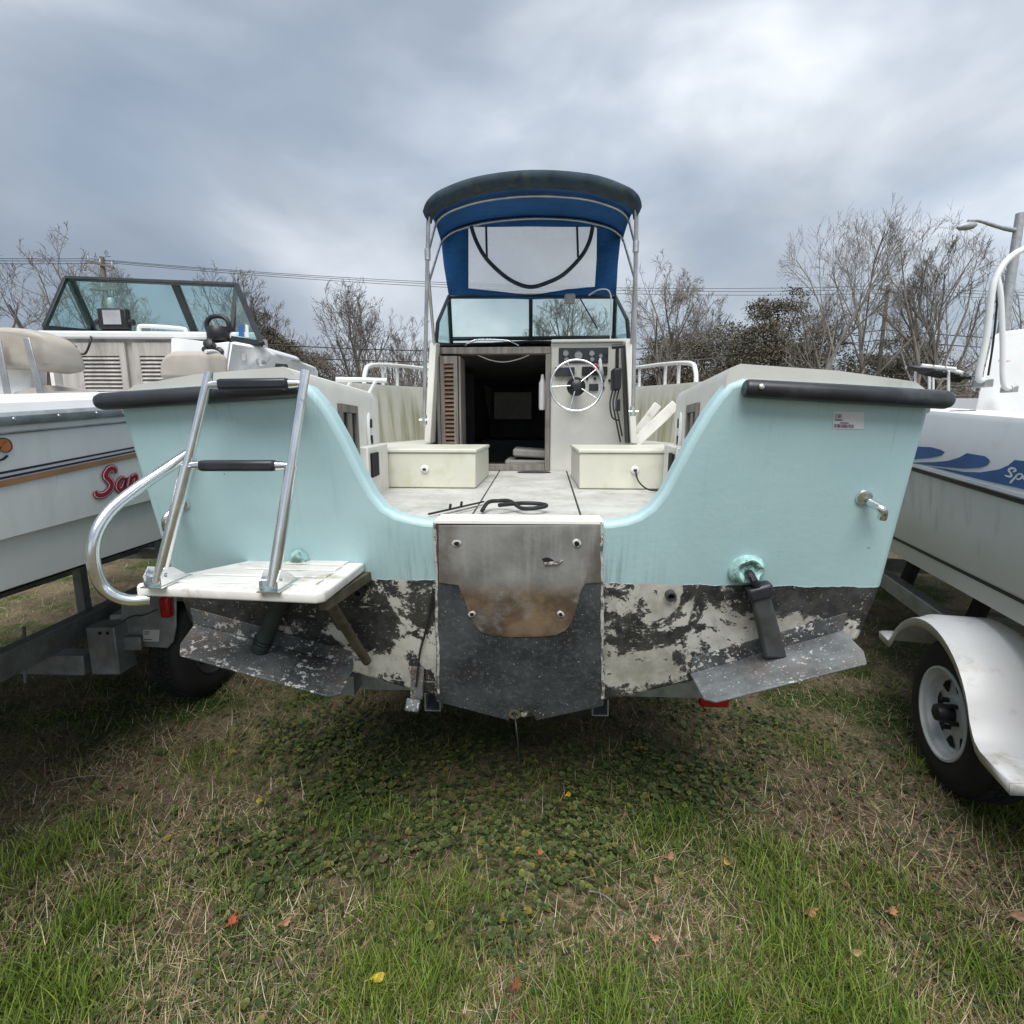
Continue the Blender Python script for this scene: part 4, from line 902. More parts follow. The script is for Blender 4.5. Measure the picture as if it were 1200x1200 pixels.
YS = [.3, 1.0, 1.7, 2.2, 3.0, 4.0, 5.0, 6.0, 6.9, 7.5]
rows = []
for Y in YS:
    c = cx(Y); h = hb(Y); g, s_, c_, k_ = (lz(k, Y) for k in 'gsck')
    st = [Vector((c + h, Y, g)), Vector((c + h - .012, Y, s_ + .004)), Vector((c + h - .034, Y, s_ - .004)), Vector((c + h - .045, Y, c_)), Vector((c + h - .075, Y, c_ - .012)), Vector((c + (h - .07) * .5, Y, (c_ + k_) / 2 - .015))]
    pt_ = [Vector((2 * c - p.x, Y, p.z)) for p in reversed(st)]
    rows.append(st + [Vector((c, Y, k_))] + pt_)
m = MB().grid(rows); m.add(rows[0], [tuple(range(len(rows[0])))])
obj('hull', m, M['hullL'], lb, world=True, smooth=25)
# gunwale: white cap, grey metal rub rail
rows = []
for Y in YS:
    c, h, g = cx(Y), hb(Y), lz('g', Y)
    rows.append([Vector((c + h + .006, Y, g + .028)), Vector((c + h - .01, Y, g + .062)), Vector((c + h - .05, Y, g + .075)), Vector((c + max(.0, h - .26), Y, g + .085)), Vector((c + max(0, h - .27), Y, 1.35))])
obj('gunwale', MB().grid(rows), M['white'], lb, world=True, smooth=30)
rows2 = [[Vector((2 * cx(p.y) - p.x, p.y, p.z)) for p in r] for r in rows]
obj('gunwale', MB().grid(rows2), M['white'], lb, world=True, smooth=30)
prof = [(.0, -.012), (.016, -.010), (.024, .004), (.024, .02), (.014, .032), (0, .034)]
rr = obj('rub_rail', MB().grid([[Vector((cx(Y) + hb(Y) + a, Y, lz('g', Y) + b)) for a, b in prof] for Y in YS]), M['galv'], lb, world=True, smooth=30)
for Y in [1.25 + .16 * i for i in range(9)]:
    obj('rail_screw', MB().lathe([(.006, 0), (.004, .003)], Vector((cx(Y) + hb(Y) + .024, Y, lz('g', Y) + .012)), (1, 0, 0), 8), M['steel'], rr, world=True)
obj('hull_crease', MB().tube([side(Y, lz('g', Y) - .035, .002) for Y in YS[:6]], .004, 5), M['galv'], lb, world=True)
# stripes on the side
def strip(name, z0a, z1a, z0b, z1b, m_):
    rows = []
    for i in range(13):
        Y = .6 + i * .3; t = (Y - 1.69) / .52
        za = z0a + (z0b - z0a) * t; zb = z1a + (z1b - z1a) * t
        rows.append([side(Y, za, .0035), side(Y, zb, .0035)])
    obj(name, MB().grid(rows), m_, lb, world=True)
strip('pinstripe', 1.466, 1.474, 1.524, 1.531, M['navy']); strip('pinstripe', 1.449, 1.457, 1.508, 1.515, M['navy']); strip('stripe', 1.424, 1.445, 1.484, 1.503, M['tan'])
# script lettering: brush strokes
def ribbon(strokes, w, place, dz=0.0, k=8):
    m = MB()
    for st, ws_ in strokes:
        P = crv([Vector((x, y, 0)) for x, y in st], k); n = len(P); rows = []
        for i, p in enumerate(P):
            d = (P[min(i + 1, n - 1)] - P[max(i - 1, 0)]).normalized(); nn_ = Vector((-d.y, d.x, 0)); t = i / (n - 1)
            ww = (ws_ if not hasattr(ws_, '__len__') else ws_[0] + (ws_[1] - ws_[0]) * t) * w * .5
            e_ = min(1, .55 + 4 * min(t, 1 - t)); rows.append([place(p + nn_ * ww * e_, dz), place(p - nn_ * ww * e_, dz)])
        m.grid(rows)
    return m
SAN = [([(.86, .80), (.88, .95), (.72, 1.02), (.56, .90), (.50, .74), (.62, .58), (.70, .40), (.60, .20), (.36, .06), (.12, .10), (.05, .26)], 1.0),
       ([(1.28, .50), (1.12, .54), (.98, .40), (.94, .22), (1.04, .10), (1.18, .22), (1.32, .52)], .8), ([(1.34, .56), (1.24, .28), (1.26, .12), (1.38, .14)], .8),
       ([(1.54, .58), (1.46, .32), (1.38, .08)], .8), ([(1.46, .32), (1.60, .52), (1.74, .56), (1.74, .40), (1.68, .18), (1.76, .10), (1.88, .18)], .8)]
p0, p1 = V(113, 592, aL, bL), V(172, 572, aL, bL)
def place_san(p, dz):
    t = p.x / 1.9 * .88; Y = p0.y + (p1.y - p0.y) * t; z = p0.z + .028 + (p1.z - p0.z) * .35 * t + p.y * .105
    return side(Y, z, .004 + dz)
lt = obj('red_lettering', ribbon(SAN, .30, place_san, 0.0), M['lred'], lb, world=True, label='red script lettering edge reading San')
obj('lettering_white', ribbon(SAN, .22, place_san, .0012), M['decalw'], lt, world=True)
obj('lettering_fill', ribbon(SAN, .16, place_san, .0024), M['lred'], lt, world=True)
q0, q1 = V(-30, 545, aL, bL), V(5, 520, aL, bL)
def place_o(p, dz): return side(q0.y + (q1.y - q0.y) * p.x, q0.z + (q1.z - q0.z) * p.y, .004 + dz)
LQ = [([(.1, .2), (.4, .5), (.7, .95), (.95, 1.1), (1.0, .8), (.85, .65)], 1.0)]
o = obj('orange_lettering', ribbon(LQ, .42, place_o, 0), M['navy'], lb, world=True); obj('lettering_fill', ribbon(LQ, .30, place_o, .0015), M['orange'], o, world=True)
obj('lettering_tail', ribbon([([(.6, .15), (.85, .2), (1.02, .4)], .5)], .22, place_o, 0), M['navy'], o, world=True)
# cockpit sole and cabin bulkhead with louvred doors
obj('cockpit_sole', MB().box(-3.95, -1.9, .4, 4.2, 1.18, 1.22), M['floor'], lb, world=True)
YBk = 4.2
obj('cabin_bulkhead', MB().box(-3.58, -1.95, YBk, YBk + .05, 1.22, 2.30), M['greywood'], lb, world=True)
obj('dark_locker', MB().box(-4.0, -3.60, YBk + .15, YBk + .2, 1.22, 2.24), M['brownwood'], lb, world=True)
obj('locker_shelf', MB().box(-4.0, -3.60, YBk - .02, YBk + .14, 2.18, 2.215), M['cream'], lb, world=True, bevel=.004)
obj('locker_post', MB().box(-3.66, -3.63, YBk - .02, YBk + .14, 1.22, 2.175), M['cream'], lb, world=True)
for xa, xb in ((-3.44, -3.04), (-2.98, -2.6)):
    louvre('louvre_door', (xa, YBk - .003, 0), (xb, YBk - .003, 0), 1.40, 2.27, 22 if xa < -3.2 else 22, lb, M['greywood'], M['greywood'], world=True, fw=.05, rail=.10)
obj('door_latch', MB().box(-2.66, -2.61, YBk - .05, YBk - .03, 2.20, 2.225), M['black'], lb, world=True, bevel=.004)
m = MB(); m.hexa([(-4.02, YBk - .05, 2.30), (-1.98, YBk - .05, 2.29), (-2.42, 4.9, 2.33), (-4.0, 4.9, 2.35)], [(-4.02, YBk - .05, 2.36), (-1.98, YBk - .05, 2.345), (-2.42, 4.9, 2.38), (-4.0, 4.9, 2.39)])
obj('dash_top', m, M['white'], lb, world=True, bevel=.015)
# helm pod and cabin side
pod = [W(200, 396, 4.1), W(225, 398, 4.1), W(252, 402, 4.05), W(268, 400, 4.0), W(263, 442, 3.98), W(200, 442, 4.08)]
obj('helm_pod', MB().prism(pod, (0, .12, 0)), M['white'], lb, world=True, bevel=.01)
for x, y, r in ((245, 403.5, .035), (242, 410.5, .026), (258, 412, .028)):
    q = W(x, y, 4.0); obj('instrument_hole', MB().lathe([(r, -.08), (r * 1.0, .02), (r * .9, .022)], q, (0, -1, .35), 16), M['black'], lb, world=True, smooth=40)
cs = [W(269, 399, 3.75), W(313, 407, 3.85), W(318, 414, 3.85), W(340, 421, 4.3), W(344, 428, 4.4), W(344, 452, 4.4), W(262, 452, 3.7)]
obj('cabin_side', MB().prism(cs, (.02, .5, 0)), M['white'], lb, world=True, bevel=.02)
obj('side_vent', MB().prism([p + Vector((0, -.012, 0)) for p in (W(324, 426, 3.83), W(337, 427, 4.12), W(338, 431, 4.12), W(323, 430, 3.83))], (0, .01, 0)), M['black'], lb, world=True)
obj('outlet_plate', MB().prism([p + Vector((0, -.03, 0)) for p in (W(286, 415, 3.78), W(290.5, 415, 3.78), W(290.5, 423, 3.78), W(286, 423, 3.78))], (0, .01, 0)), M['cushion'], lb, world=True)
q = W(306, 425, 3.72); obj('horn', MB().lathe([(.03, -.02), (.03, .03), (.012, .05)], q, (.3, -1, .1), 12), M['alu'], lb, world=True, smooth=40)
# windshield
lws = bpy.data.objects.new('windshield', None); COL.objects.link(lws); lws.parent = lb; lws.empty_display_size = .1
tl_, tr_ = W(84, 328, 4.55), W(277, 334, 4.35)
tlm, trm = W(82, 327, 4.56), W(205, 332, 4.42)
bl_, br_ = W(110, 389, 4.85), W(231, 396, 4.75)
c_br = W(276, 396, 4.6)
t_side, b_side = W(77, 326, 4.5), W(52, 384, 4.25)
def lp(name, pts, mt=M['glass2']): obj(name, MB().prism(pts, (0, .006, 0)), mt, lws, world=True)
lp('pane', [tlm, trm, br_, bl_]); lp('pane', [trm, tr_, c_br, br_]); lp('side_pane', [t_side, tlm, bl_, b_side])
rs_b, rs_t, rs_b2 = W(307, 403, 3.78), tr_, c_br
lp('side_pane', [tr_, rs_b, W(276, 397, 3.95)])
for a_, b_, w_ in ((t_side, tr_, .03), (tlm, bl_, .06), (trm, br_, .06), (t_side, b_side, .03), (b_side, bl_, .04), (tr_, W(272, 397, 4.2), .03), (tr_, rs_b, .04), (rs_b, W(272, 397, 3.95), .035)):
    obj('frame_bar', MB().bar(a_, b_, .03, w_, (0, .5, 1) if abs((b_ - a_).z) < .2 else (1, 0, 0)), M['frame'], lws, world=True, bevel=.004)
s1 = W(279, 386, 3.9); obj('window_sticker', MB().prism([W(280, 380, 3.86), W(286, 380, 3.86), W(286, 395, 3.86), W(279.5, 394, 3.86)], (0, .002, 0)), M['blue'], lws, world=True)
obj('window_sticker', MB().prism([W(287.5, 380, 3.85), W(291, 381, 3.85), W(291.5, 395.5, 3.85), W(287.5, 395, 3.85)], (0, .002, 0)), M['sticker'], lws, world=True)
# fish finder, grab rail, compass hood on the dash
q = W(131, 374, 4.25)
ff = obj('fish_finder', MB().box(q.x - .115, q.x + .115, 4.25, 4.31, q.z - .075, q.z + .085), M['black'], lb, world=True, bevel=.012)
obj('screen', MB().box(q.x - .065, q.x + .075, 4.243, 4.2495, q.z - .04, q.z + .068), M['lcd'], ff, world=True)
for s in (-1, 1): obj('bracket_knob', MB().lathe([(.025, 0), (.025, .03), (.02, .035)], Vector((q.x + s * .118, 4.28, q.z - .02)), (s, 0, 0), 12), M['black'], ff, world=True)
obj('finder_foot', MB().box(q.x - .12, q.x + .12, 4.26, 4.34, q.z - .115, q.z - .076), M['black'], ff, world=True, bevel=.01)
obj('finder_cord', MB().tube([W(107, 389, 4.2), W(106, 400, 4.12), W(100, 414, 4.12), W(92, 413, 4.12), W(88, 405, 4.12)], .008, 6, smooth=5), M['wire'], ff, world=True)
q0, q1 = W(163, 385, 4.3), W(218, 388, 4.3)
obj('dash_grab_rail', MB().tube([q0 + Vector((0, 0, -.05)), q0, q0 + Vector((.04, 0, .02)), q1 + Vector((-.04, 0, .02)), q1, q1 + Vector((0, 0, -.05))], .016, 8, smooth=3), M['white'], lb, world=True, smooth=50)
q = W(256, 388, 4.15)
cp_ = obj('compass_hood', MB().lathe([(.075, -.075), (.085, -.06), (.085, .0), (.07, .03)], q, (0, 0, 1), 18), M['black'], lb, world=True, smooth=40)
obj('hood_arch', MB().tube([q + Vector((-.08, 0, .0)), q + Vector((-.085, 0, .06)), q + Vector((-.04, 0, .105)), q + Vector((.04, 0, .105)), q + Vector((.085, 0, .06)), q + Vector((.08, 0, .0))], .018, 8, smooth=4), M['black'], cp_, world=True, smooth=50)
# lounge seat: back with two aluminium bars, base cushion; helm seat
s0 = W(-40, 383, 2.65)
bp = [W(-45, 384, 2.6), W(0, 382, 2.6), W(25, 384, 2.6), W(45, 392, 2.6), W(58, 405, 2.62), W(65, 425, 2.64), W(64, 432, 2.64), W(45, 434, 2.62), W(0, 429, 2.6), W(-45, 428, 2.6)]
ls = obj('seat_back', MB().prism(bp, (.06, .13, -.01)), M['seat'], lb, world=True, bevel=.025, seg=3)
for (xa, ya, xb, yb_) in ((31, 396, 48, 462), (-3, 398, 9, 462)):
    obj('seat_bar', MB().bar(W(xa, ya, 2.57), W(xb, yb_, 2.57), .008, .032, (1, 0, 0)), M['alu'], ls, world=True, bevel=.003)
sb = [W(15, 458, 2.6), W(50, 452, 2.62), W(75, 452, 2.95), W(108, 457, 3.05), W(100, 466, 2.9), W(60, 466, 2.6), W(14, 462, 2.58)]
obj('seat_cushion', MB().prism(sb, (0, .03, -.09)), M['seat'], lb, world=True, bevel=.015)
obj('seat_box', MB().hexa([(-2.75, 2.5, 1.22), (-2.05, 2.5, 1.22), (-2.05, 3.3, 1.22), (-2.75, 3.3, 1.22)], [(-2.75, 2.5, 1.70), (-2.1, 2.5, 1.70), (-2.1, 3.3, 1.72), (-2.75, 3.3, 1.72)]), M['white'], lb, world=True, bevel=.02)
obj('seat_shell', MB().hexa([(-3.2, 2.7, 1.65), (-2.5, 2.7, 1.65), (-2.5, 2.8, 1.65), (-3.2, 2.8, 1.65)], [(-3.2, 2.72, 1.93), (-2.45, 2.72, 1.93), (-2.45, 2.8, 1.93), (-3.2, 2.8, 1.93)]), M['white'], lb, world=True, bevel=.02)
obj('swivel_board', MB().hexa([W(48, 464, 2.6), W(115, 463, 2.7), W(112, 461, 3.1), W(52, 461, 3.0)], [p + Vector((0, 0, .02)) for p in (W(48, 464, 2.6), W(115, 463, 2.7), W(112, 461, 3.1), W(52, 461, 3.0))]), M['greywood'], lb, world=True)
hs = [W(184, 445, 3.1), W(185, 424, 3.1), W(190, 415, 3.1), W(200, 411, 3.1), W(236, 411, 3.1), W(241, 420, 3.1), W(241, 445, 3.1)]
obj('helm_seat', MB().prism(hs, (.07, .14, .005)), M['seat'], lb, world=True, bevel=.03, seg=3)
obj('seat_piping', MB().tube([W(241, 412, 3.12), W(252, 412, 3.2), W(259, 418, 3.25), W(263, 428, 3.25)], .010, 8, smooth=4), M['white'], lb, world=True, smooth=50)
# ---- left trailer
lt_ = thing('galvanised_trailer', 'galvanised trailer with red lamp and paper label under the left boat', 'trailer', (-2.4, 3.2, 0), -math.radians(2))
obj('frame_rail', MB().bar((-2.36, 1.6, .52), (-2.5, 6.5, .56), .07, .13), M['galv'], lt_, world=True, bevel=.006)
obj('frame_rail', MB().bar((-3.55, 1.6, .52), (-3.4, 6.5, .56), .07, .13), M['galv'], lt_, world=True, bevel=.006)
obj('cross_tube', MB().bar(W(-60, 772, 2.62), W(106, 776, 2.62), .09, .115), M['galv'], lt_, world=True, bevel=.006)
q = W(125, 757, 2.58)
obj('bracket_post', MB().box(q.x - .075, q.x + .075, 2.55, 2.68, q.z - .15, q.z + .115), M['galv'], lt_, world=True, bevel=.006)
for k in (-1, 1): obj('bolt_hole', MB().lathe([(.009, 0), (.009, .002)], Vector((q.x + .02 + k * .02, 2.549, q.z + .085)), (0, -1, 0), 8), M['hole'], lt_, world=True)
obj('bracket_arm', MB().bar(q + Vector((.0, .09, .09)), W(150, 722, 2.85), .06, .10), M['galv'], lt_, world=True)
obj('plate_tab', MB().box(q.x + .075, q.x + .165, 2.60, 2.615, q.z - .035, q.z + .04), M['galv'], lt_, world=True, bevel=.004)
pl_ = [W(142, 697, 2.64), W(206, 690, 2.64), W(206, 735, 2.64), W(203, 752, 2.64), W(196, 760, 2.64), W(140, 757, 2.64)]
lpz = obj('lamp_plate', MB().prism(pl_, (0, .012, 0)), M['galv'], lt_, world=True, bevel=.006)
lm = W(192, 713, 2.60); obj('tail_lamp', MB().box(lm.x - .025, lm.x + .03, 2.595, 2.638, lm.z - .055, lm.z + .06), M['red'], lpz, world=True, bevel=.014, seg=3)
ab = [W(168, 738, 2.637), W(187, 738, 2.637), W(186, 752, 2.637), W(167.5, 751.5, 2.637)]
st_ = obj('paper_label', MB().prism(ab, (0, .002, 0)), M['sticker'], lpz, world=True)
def onb(u, v): return ab[0] + (ab[1] - ab[0]) * u + (ab[3] - ab[0]) * v + Vector((0, -.0012, 0))
m = MB()
for v0, u1 in ((.15, .4), (.32, .35), (.80, .55)): m.add([onb(.08, v0), onb(u1, v0), onb(u1, v0 + .07), onb(.08, v0 + .07)], [(0, 1, 2, 3)])
obj('printed_line', m, M['ink'], st_ if False else lpz, world=True)
obj('lamp_wire', MB().tube([W(142, 729, 2.63), W(155, 722, 2.63), W(168, 721, 2.63), W(184, 714, 2.62)], .003, 6, smooth=4), M['wire'], lpz, world=True)
wheel(lt_, (-1.83, 2.98, .33), (1, -.02, 0), .33, .2, rim=M['cabdark'], world=True)
wheel(lt_, (-1.83, 3.75, .33), (1, -.02, 0), .33, .2, world=True)
wheel(lt_, (-4.10, 2.98, .33), (-1, 0, 0), .33, .2, world=True)
obj('mudguard', MB().grid([[Vector((-2.08, 3.0 + .45 * math.sin(t), .33 + .40 * math.cos(t))), Vector((-1.80, 3.0 + .45 * math.sin(t), .33 + .40 * math.cos(t)))] for t in [(-35 + 9 * k) * math.pi / 180 for k in range(6)]] + [[Vector((-2.08, 4.15, .6)), Vector((-1.8, 4.15, .6))]]), M['galv'], lt_, world=True, smooth=40)
for y in (2.0, 4.6, 6.0): obj('cross_member', MB().bar((-3.6, y, .47), (-2.3, y, .47), .08, .09), M['galv'], lt_, world=True)
for y in (4.6, 6.0): obj('cross_member', MB().bar((-4.6, y + .5, .45), (-2.2, y + .5, .45), .12, .13), M['cabdark'], lt_, world=True)
for x in (-2.62, -3.25):
    obj('bunk', MB().bar((x, 1.0, .80), (x, 5.0, .84), .10, .05), M['cabdark'], lt_, world=True)
    for y in (1.5, 3.0, 4.6): obj('bunk_post', MB().bar((x, y, .50), (x, y, .79), .05, .05), M['galv'], lt_, world=True)
obj('u_bolt', MB().tube([W(28, 735, 2.55), W(30, 800, 2.55)], .008, 6), M['galv'], lt_, world=True)

# ------------------------------------------------------------------ right boat
rb = thing('console_boat', 'white console boat with blue swoosh decals and streaked hull, at right', 'boat', (3.3, 3.0, 0), -math.radians(17))
aR, bR = 1.4, .30
def line2(pa, pb):
    A_, B_ = V(*pa, aR, bR), V(*pb, aR, bR); return lambda Y: A_.z + (B_.z - A_.z) * (Y - A_.y) / (B_.y - A_.y)
zr = {'d': line2((1095, 481), (1200, 489)), 'm': line2((1085, 545), (1200, 578)), 'r': line2((1085, 551), (1200, 584)), 's': line2((1060, 641), (1200, 712)), 'b': line2((1053, 658), (1200, 742))}
def sx(Y): return aR + bR * Y + (max(0, Y - 3.6) ** 2) * .10
def tum(Y, z):   # flare: the topside leans in a little below and above the rub rail
    r_ = zr['r'](Y); return .10 * max(0, r_ - z) + .04 * max(0, z - r_)
YR = [.6, 1.2, 1.6, 2.0, 2.4, 2.8, 3.2, 3.6, 4.2, 5.0, 5.8, 6.6]
def sR(Y, z, off=0.0): return Vector((sx(Y) + tum(Y, z) - off * .96, Y - off * .29, z))
nrm = Vector((.956, -.287, 0))
def far(Y): # centreline
    return Vector((sx(Y), Y, 0)) + nrm * max(.05, 1.15 * (1 if Y < 3.5 else 1 - ((Y - 3.5) / 3.2) ** 2))
rows = []
for Y in YR:
    k = far(Y); rows.append([sR(Y, zr['r'](Y)), sR(Y, (zr['r'](Y) + zr['s'](Y)) / 2), sR(Y, zr['s'](Y)), sR(Y, zr['b'](Y)), Vector((k.x, k.y, zr['b'](Y) - .28 + .05 * Y))])
    st = rows[-1]; ax_ = Vector((k.x, k.y, 0))
    rows[-1] = st + [Vector((p.x, p.y, p.z)) + nrm * 2 * (ax_ - Vector((p.x, p.y, 0))).dot(nrm) for p in reversed(st[:-1])]
m = MB().grid(rows); m.add(rows[0], [tuple(range(len(rows[0])))]); obj('hull', m, M['hullR'], rb, world=True, smooth=30)
rows = []
for Y in YR:
    k = far(Y); d_ = zr['d'](Y); a_ = sR(Y, zr['m'](Y)); b_ = sR(Y, d_ - .03)
    rows.append([sR(Y, zr['r'](Y) + .004), a_, b_, sR(Y, d_ - .006) + nrm * .01, sR(Y, d_) + nrm * .035, sR(Y, d_ + .004) + nrm * .16, sR(Y, d_ - .35) + nrm * .17])
obj('topside_deck', MB().grid(rows), M['deckR'], rb, world=True, smooth=30)
rows3 = []
for r in rows:
    k = far(r[0].y); ax_ = Vector((k.x, k.y, 0)); rows3.append([p + nrm * 2 * (ax_ - Vector((p.x, p.y, 0))).dot(nrm) for p in r])
obj('topside_deck', MB().grid(rows3), M['deckR'], rb, world=True, smooth=30)
rows = [[r[-1], r3[-1]] for r, r3 in zip([[sR(Y, 0)] for Y in YR], [[sR(Y, 0)] for Y in YR])]
obj('cockpit_sole', MB().grid([[sR(Y, 1.22) + nrm * .16, Vector((far(Y).x, far(Y).y, 1.22)) + nrm * max(.02, (far(Y) - Vector((sx(Y), Y, 0))).length - .16)] for Y in YR[:10]]), M['floor'], rb, world=True)
obj('rub_rail', MB().grid([[sR(Y, zr['r'](Y) + dz, o_) for dz, o_ in ((.012, 0), (.012, .014), (.003, .018), (-.008, .010), (-.010, .0))] for Y in YR]), M['alu'], rb, world=True, smooth=30)
obj('rub_insert', MB().grid([[sR(Y, zr['r'](Y) + dz, o_) for dz, o_ in ((-.008, 0), (-.009, .016), (-.022, .014), (-.026, .0))] for Y in YR]), M['rubber'], rb, world=True, smooth=30)
obj('hull_stripe', MB().grid([[sR(Y, zr['s'](Y) - .008, .003), sR(Y, zr['s'](Y) + .010, .003)] for Y in YR]), M['black'], rb, world=True)
# blue swooshes (flat decals on the topside)
def onR(x, y, off=.003):
    q = V(x, y, aR, bR)
    for i in range(6):
        t_ = tum(q.y, q.z); q = V(x, y, aR + t_, bR)
    return q - nrm * off
def decal(name, pts, m_, off=.003, parent=None, k=0):
    P = [onR(x, y, off) for x, y in pts]
    me = MB(); me.add(P, [tuple(range(len(P)))])
    return obj(name, me, m_, parent or rb, world=True)
decal('blue_swoosh', [(1070, 523), (1092, 524), (1103, 527), (1108, 530), (1103, 533.5), (1090, 536.5), (1070, 538)], M['blue'])
decal('blue_swoosh', [(1062, 542), (1095, 541.5), (1112, 540), (1125, 536), (1134, 531), (1155, 534.5), (1159.5, 538), (1161, 541.5), (1157, 545), (1148, 548), (1130, 549), (1105, 547), (1085, 545)], M['blue'])
decal('blue_swoosh', [(1088, 546.5), (1110, 549.5), (1130, 553), (1150, 553.5), (1172, 550), (1183, 545), (1190, 539), (1230, 543), (1270, 548), (1270, 594), (1230, 583), (1200, 573), (1150, 562), (1110, 552)], M['blue'])
def place_sp(p, dz): return onR(1178 + p.x * 17, 561 - p.y * 14 + p.x * 3.2, .0045 + dz)
SPL = [([(.62, .72), (.80, .86), (.72, 1.02), (.48, .98), (.34, .78), (.46, .58), (.52, .40), (.38, .26), (.05, .30)], 1.0), ([(.98, .60), (.78, .30), (.42, -.28)], .9),
       ([(.90, .48), (1.08, .66), (1.26, .62), (1.24, .40), (1.02, .18), (.84, .22)], .8), ([(1.62, .62), (1.42, .56), (1.36, .34), (1.52, .20), (1.72, .34), (1.74, .54), (1.62, .62)], .8), ([(2.0, .66), (1.94, .40), (1.86, .16)], .8), ([(1.94, .42), (2.06, .60), (2.22, .64)], .8)]
obj('white_lettering', ribbon(SPL, .17, place_sp), M['decalw'], rb, world=True, label='white script lettering edge reading Sp')
# navigation light / fairlead on the deck edge
q = W(1128, 486, 2.62); fl = obj('fairlead', MB().box(q.x - .03, q.x + .03, 2.60, 2.68, q.z - .022, q.z + .022), M['ram'], rb, world=True, bevel=.01)
obj('fairlead_eye', MB().lathe([(.022, -.01), (.022, .014), (.012, .016)], q + Vector((.035, -.01, .002)), (.4, -1, 0), 12), M['rubber'], fl, world=True, smooth=40)
# console with grab rails and windscreen hoop
P = lambda x, y, Y: W(x, y, Y)
con = [P(1128, 560, 3.45), P(1143, 482, 3.45), P(1163, 393, 3.6), P(1174, 388, 3.6), P(1215, 383, 3.6), P(1300, 382, 3.6), P(1300, 560, 3.45)]
cn = obj('console', MB().prism(con, (.46, .5, 0)), M['white'], rb, world=True, bevel=.02)
v, f = text_mesh('Fi    an', 1.0, .25)
c0 = P(1167, 424.5, 3.50); m = MB(); m.add([c0 + Vector((p[0] * .030, -.012, p[1] * .024)) for p in v], f)
obj('console_lettering', m, M['lred'], cn, world=True)
obj('console_hoop', MB().tube([P(1152, 446, 3.35), P(1147, 440, 3.35), P(1156, 395, 3.32), P(1162, 345, 3.30), P(1167, 325, 3.30), P(1180, 305, 3.30), P(1200, 292, 3.30), P(1240, 283, 3.3), P(1290, 283, 3.3)], .018, 12, smooth=6), M['white'], rb, world=True, smooth=60)
obj('hoop_foot', MB().box(P(1157, 448, 3.35).x - .03, P(1157, 448, 3.35).x + .025, 3.33, 3.42, P(1157, 448, 3.35).z - .03, P(1157, 448, 3.35).z + .02), M['alu'], rb, world=True, bevel=.006)
obj('console_hoop', MB().tube([P(1188, 455, 3.35), P(1176, 450, 3.35), P(1175, 400, 3.32), P(1173, 350, 3.30), P(1170, 330, 3.30), P(1166, 322, 3.3)], .0145, 10, smooth=6), M['white'], rb, world=True, smooth=60)
obj('hoop_foot', MB().box(P(1187, 456, 3.35).x - .02, P(1187, 456, 3.35).x + .02, 3.33, 3.42, P(1187, 456, 3.35).z - .02, P(1187, 456, 3.35).z + .02), M['alu'], rb, world=True, bevel=.006)
obj('antenna_cable', MB().tube([P(1158, 440, 3.40), P(1164, 400, 3.38), P(1168, 360, 3.36), P(1170, 330, 3.34)], .006, 6, smooth=4), M['wire'], rb, world=True)
# rack with black bundle far forward on the bow
bz = 6.0
rk = obj('bow_rack', MB().tube([W(1062, 431, bz), W(1085, 430, bz), W(1115, 434, bz - .2), W(1128, 437, bz - .3)], .018, 8, smooth=4), M['white'], rb, world=True, smooth=50)
for x, y0_, y1_, dY in ((1073, 431, 470, 0), (1089, 431, 470, .2), (1093.5, 431, 470, .4), (1111.5, 433, 475, -.2)):
    obj('rack_post', MB().tube([W(x, y0_, bz + dY), W(x, y1_, bz + dY)], .014, 8), M['white'], rk, world=True, smooth=50)
obj('rack_bar', MB().tube([W(1096, 443, bz), W(1112, 444, bz - .2)], .012, 8), M['white'], rk, world=True)
random.seed(5)
for k in range(6):
    y_ = 430 + k * 1.6; x0_ = 1064 + k * 7
    obj('black_bundle', MB().tube([W(x0_, y_, bz - .05), W(x0_ + 22, y_ + 3 + random.uniform(-1, 1), bz - .1), W(x0_ + 40, y_ + 5 + random.uniform(-1, 1), bz - .2)], [.03, .06, .02], 8, smooth=4), M['black'], rk, world=True, smooth=60)
for k in range(3): obj('bundle_strap', MB().tube([W(1080 + k * 14, 428 + k * 1.5, bz - .25), W(1092 + k * 14, 429.5 + k * 1.5, bz - .27)], .018, 8), M['white'], rk, world=True)

# ---- right trailer
rt = thing('fendered_trailer', 'trailer with white plastic fender and white spoked wheel, at right', 'trailer', (2.05, 2.12, 0), -math.radians(17))
def RT(u, v, z):  # u = outboard (towards the middle boat), v = forward, in the trailer's own frame
    return (-u, v, z)
wheel(rt, RT(.10, 0, .335), (-1, 0, 0), .335, .21)
# fender: swept over the wheel
prof = []
def arc(r_, a0, a1, n): return [(r_ * math.sin(math.radians(a0 + (a1 - a0) * i / n)), .335 + r_ * math.cos(math.radians(a0 + (a1 - a0) * i / n))) for i in range(n + 1)]
path = [(.63, .475), (.50, .475)] + [(.09 + .43 * math.sin(math.radians(a_)), .32 + .405 * math.cos(math.radians(a_))) for a_ in [64 - 7.3 * i for i in range(19)]] + [(-.335, .44), (-.36, .415), (-.40, .40), (-.58, .395)]
rows = []
for v_, z_ in path:
    rows.append([Vector(RT(.145, v_, z_ - .045)), Vector(RT(.15, v_, z_ - .005)), Vector(RT(.138, v_, z_)), Vector(RT(.115, v_, z_ + .004)), Vector(RT(.08, v_, z_ + (.022 if abs(v_) < .38 else .006))), Vector(RT(-.12, v_, z_ + (.026 if abs(v_) < .38 else .006))), Vector(RT(-.17, v_, z_))])
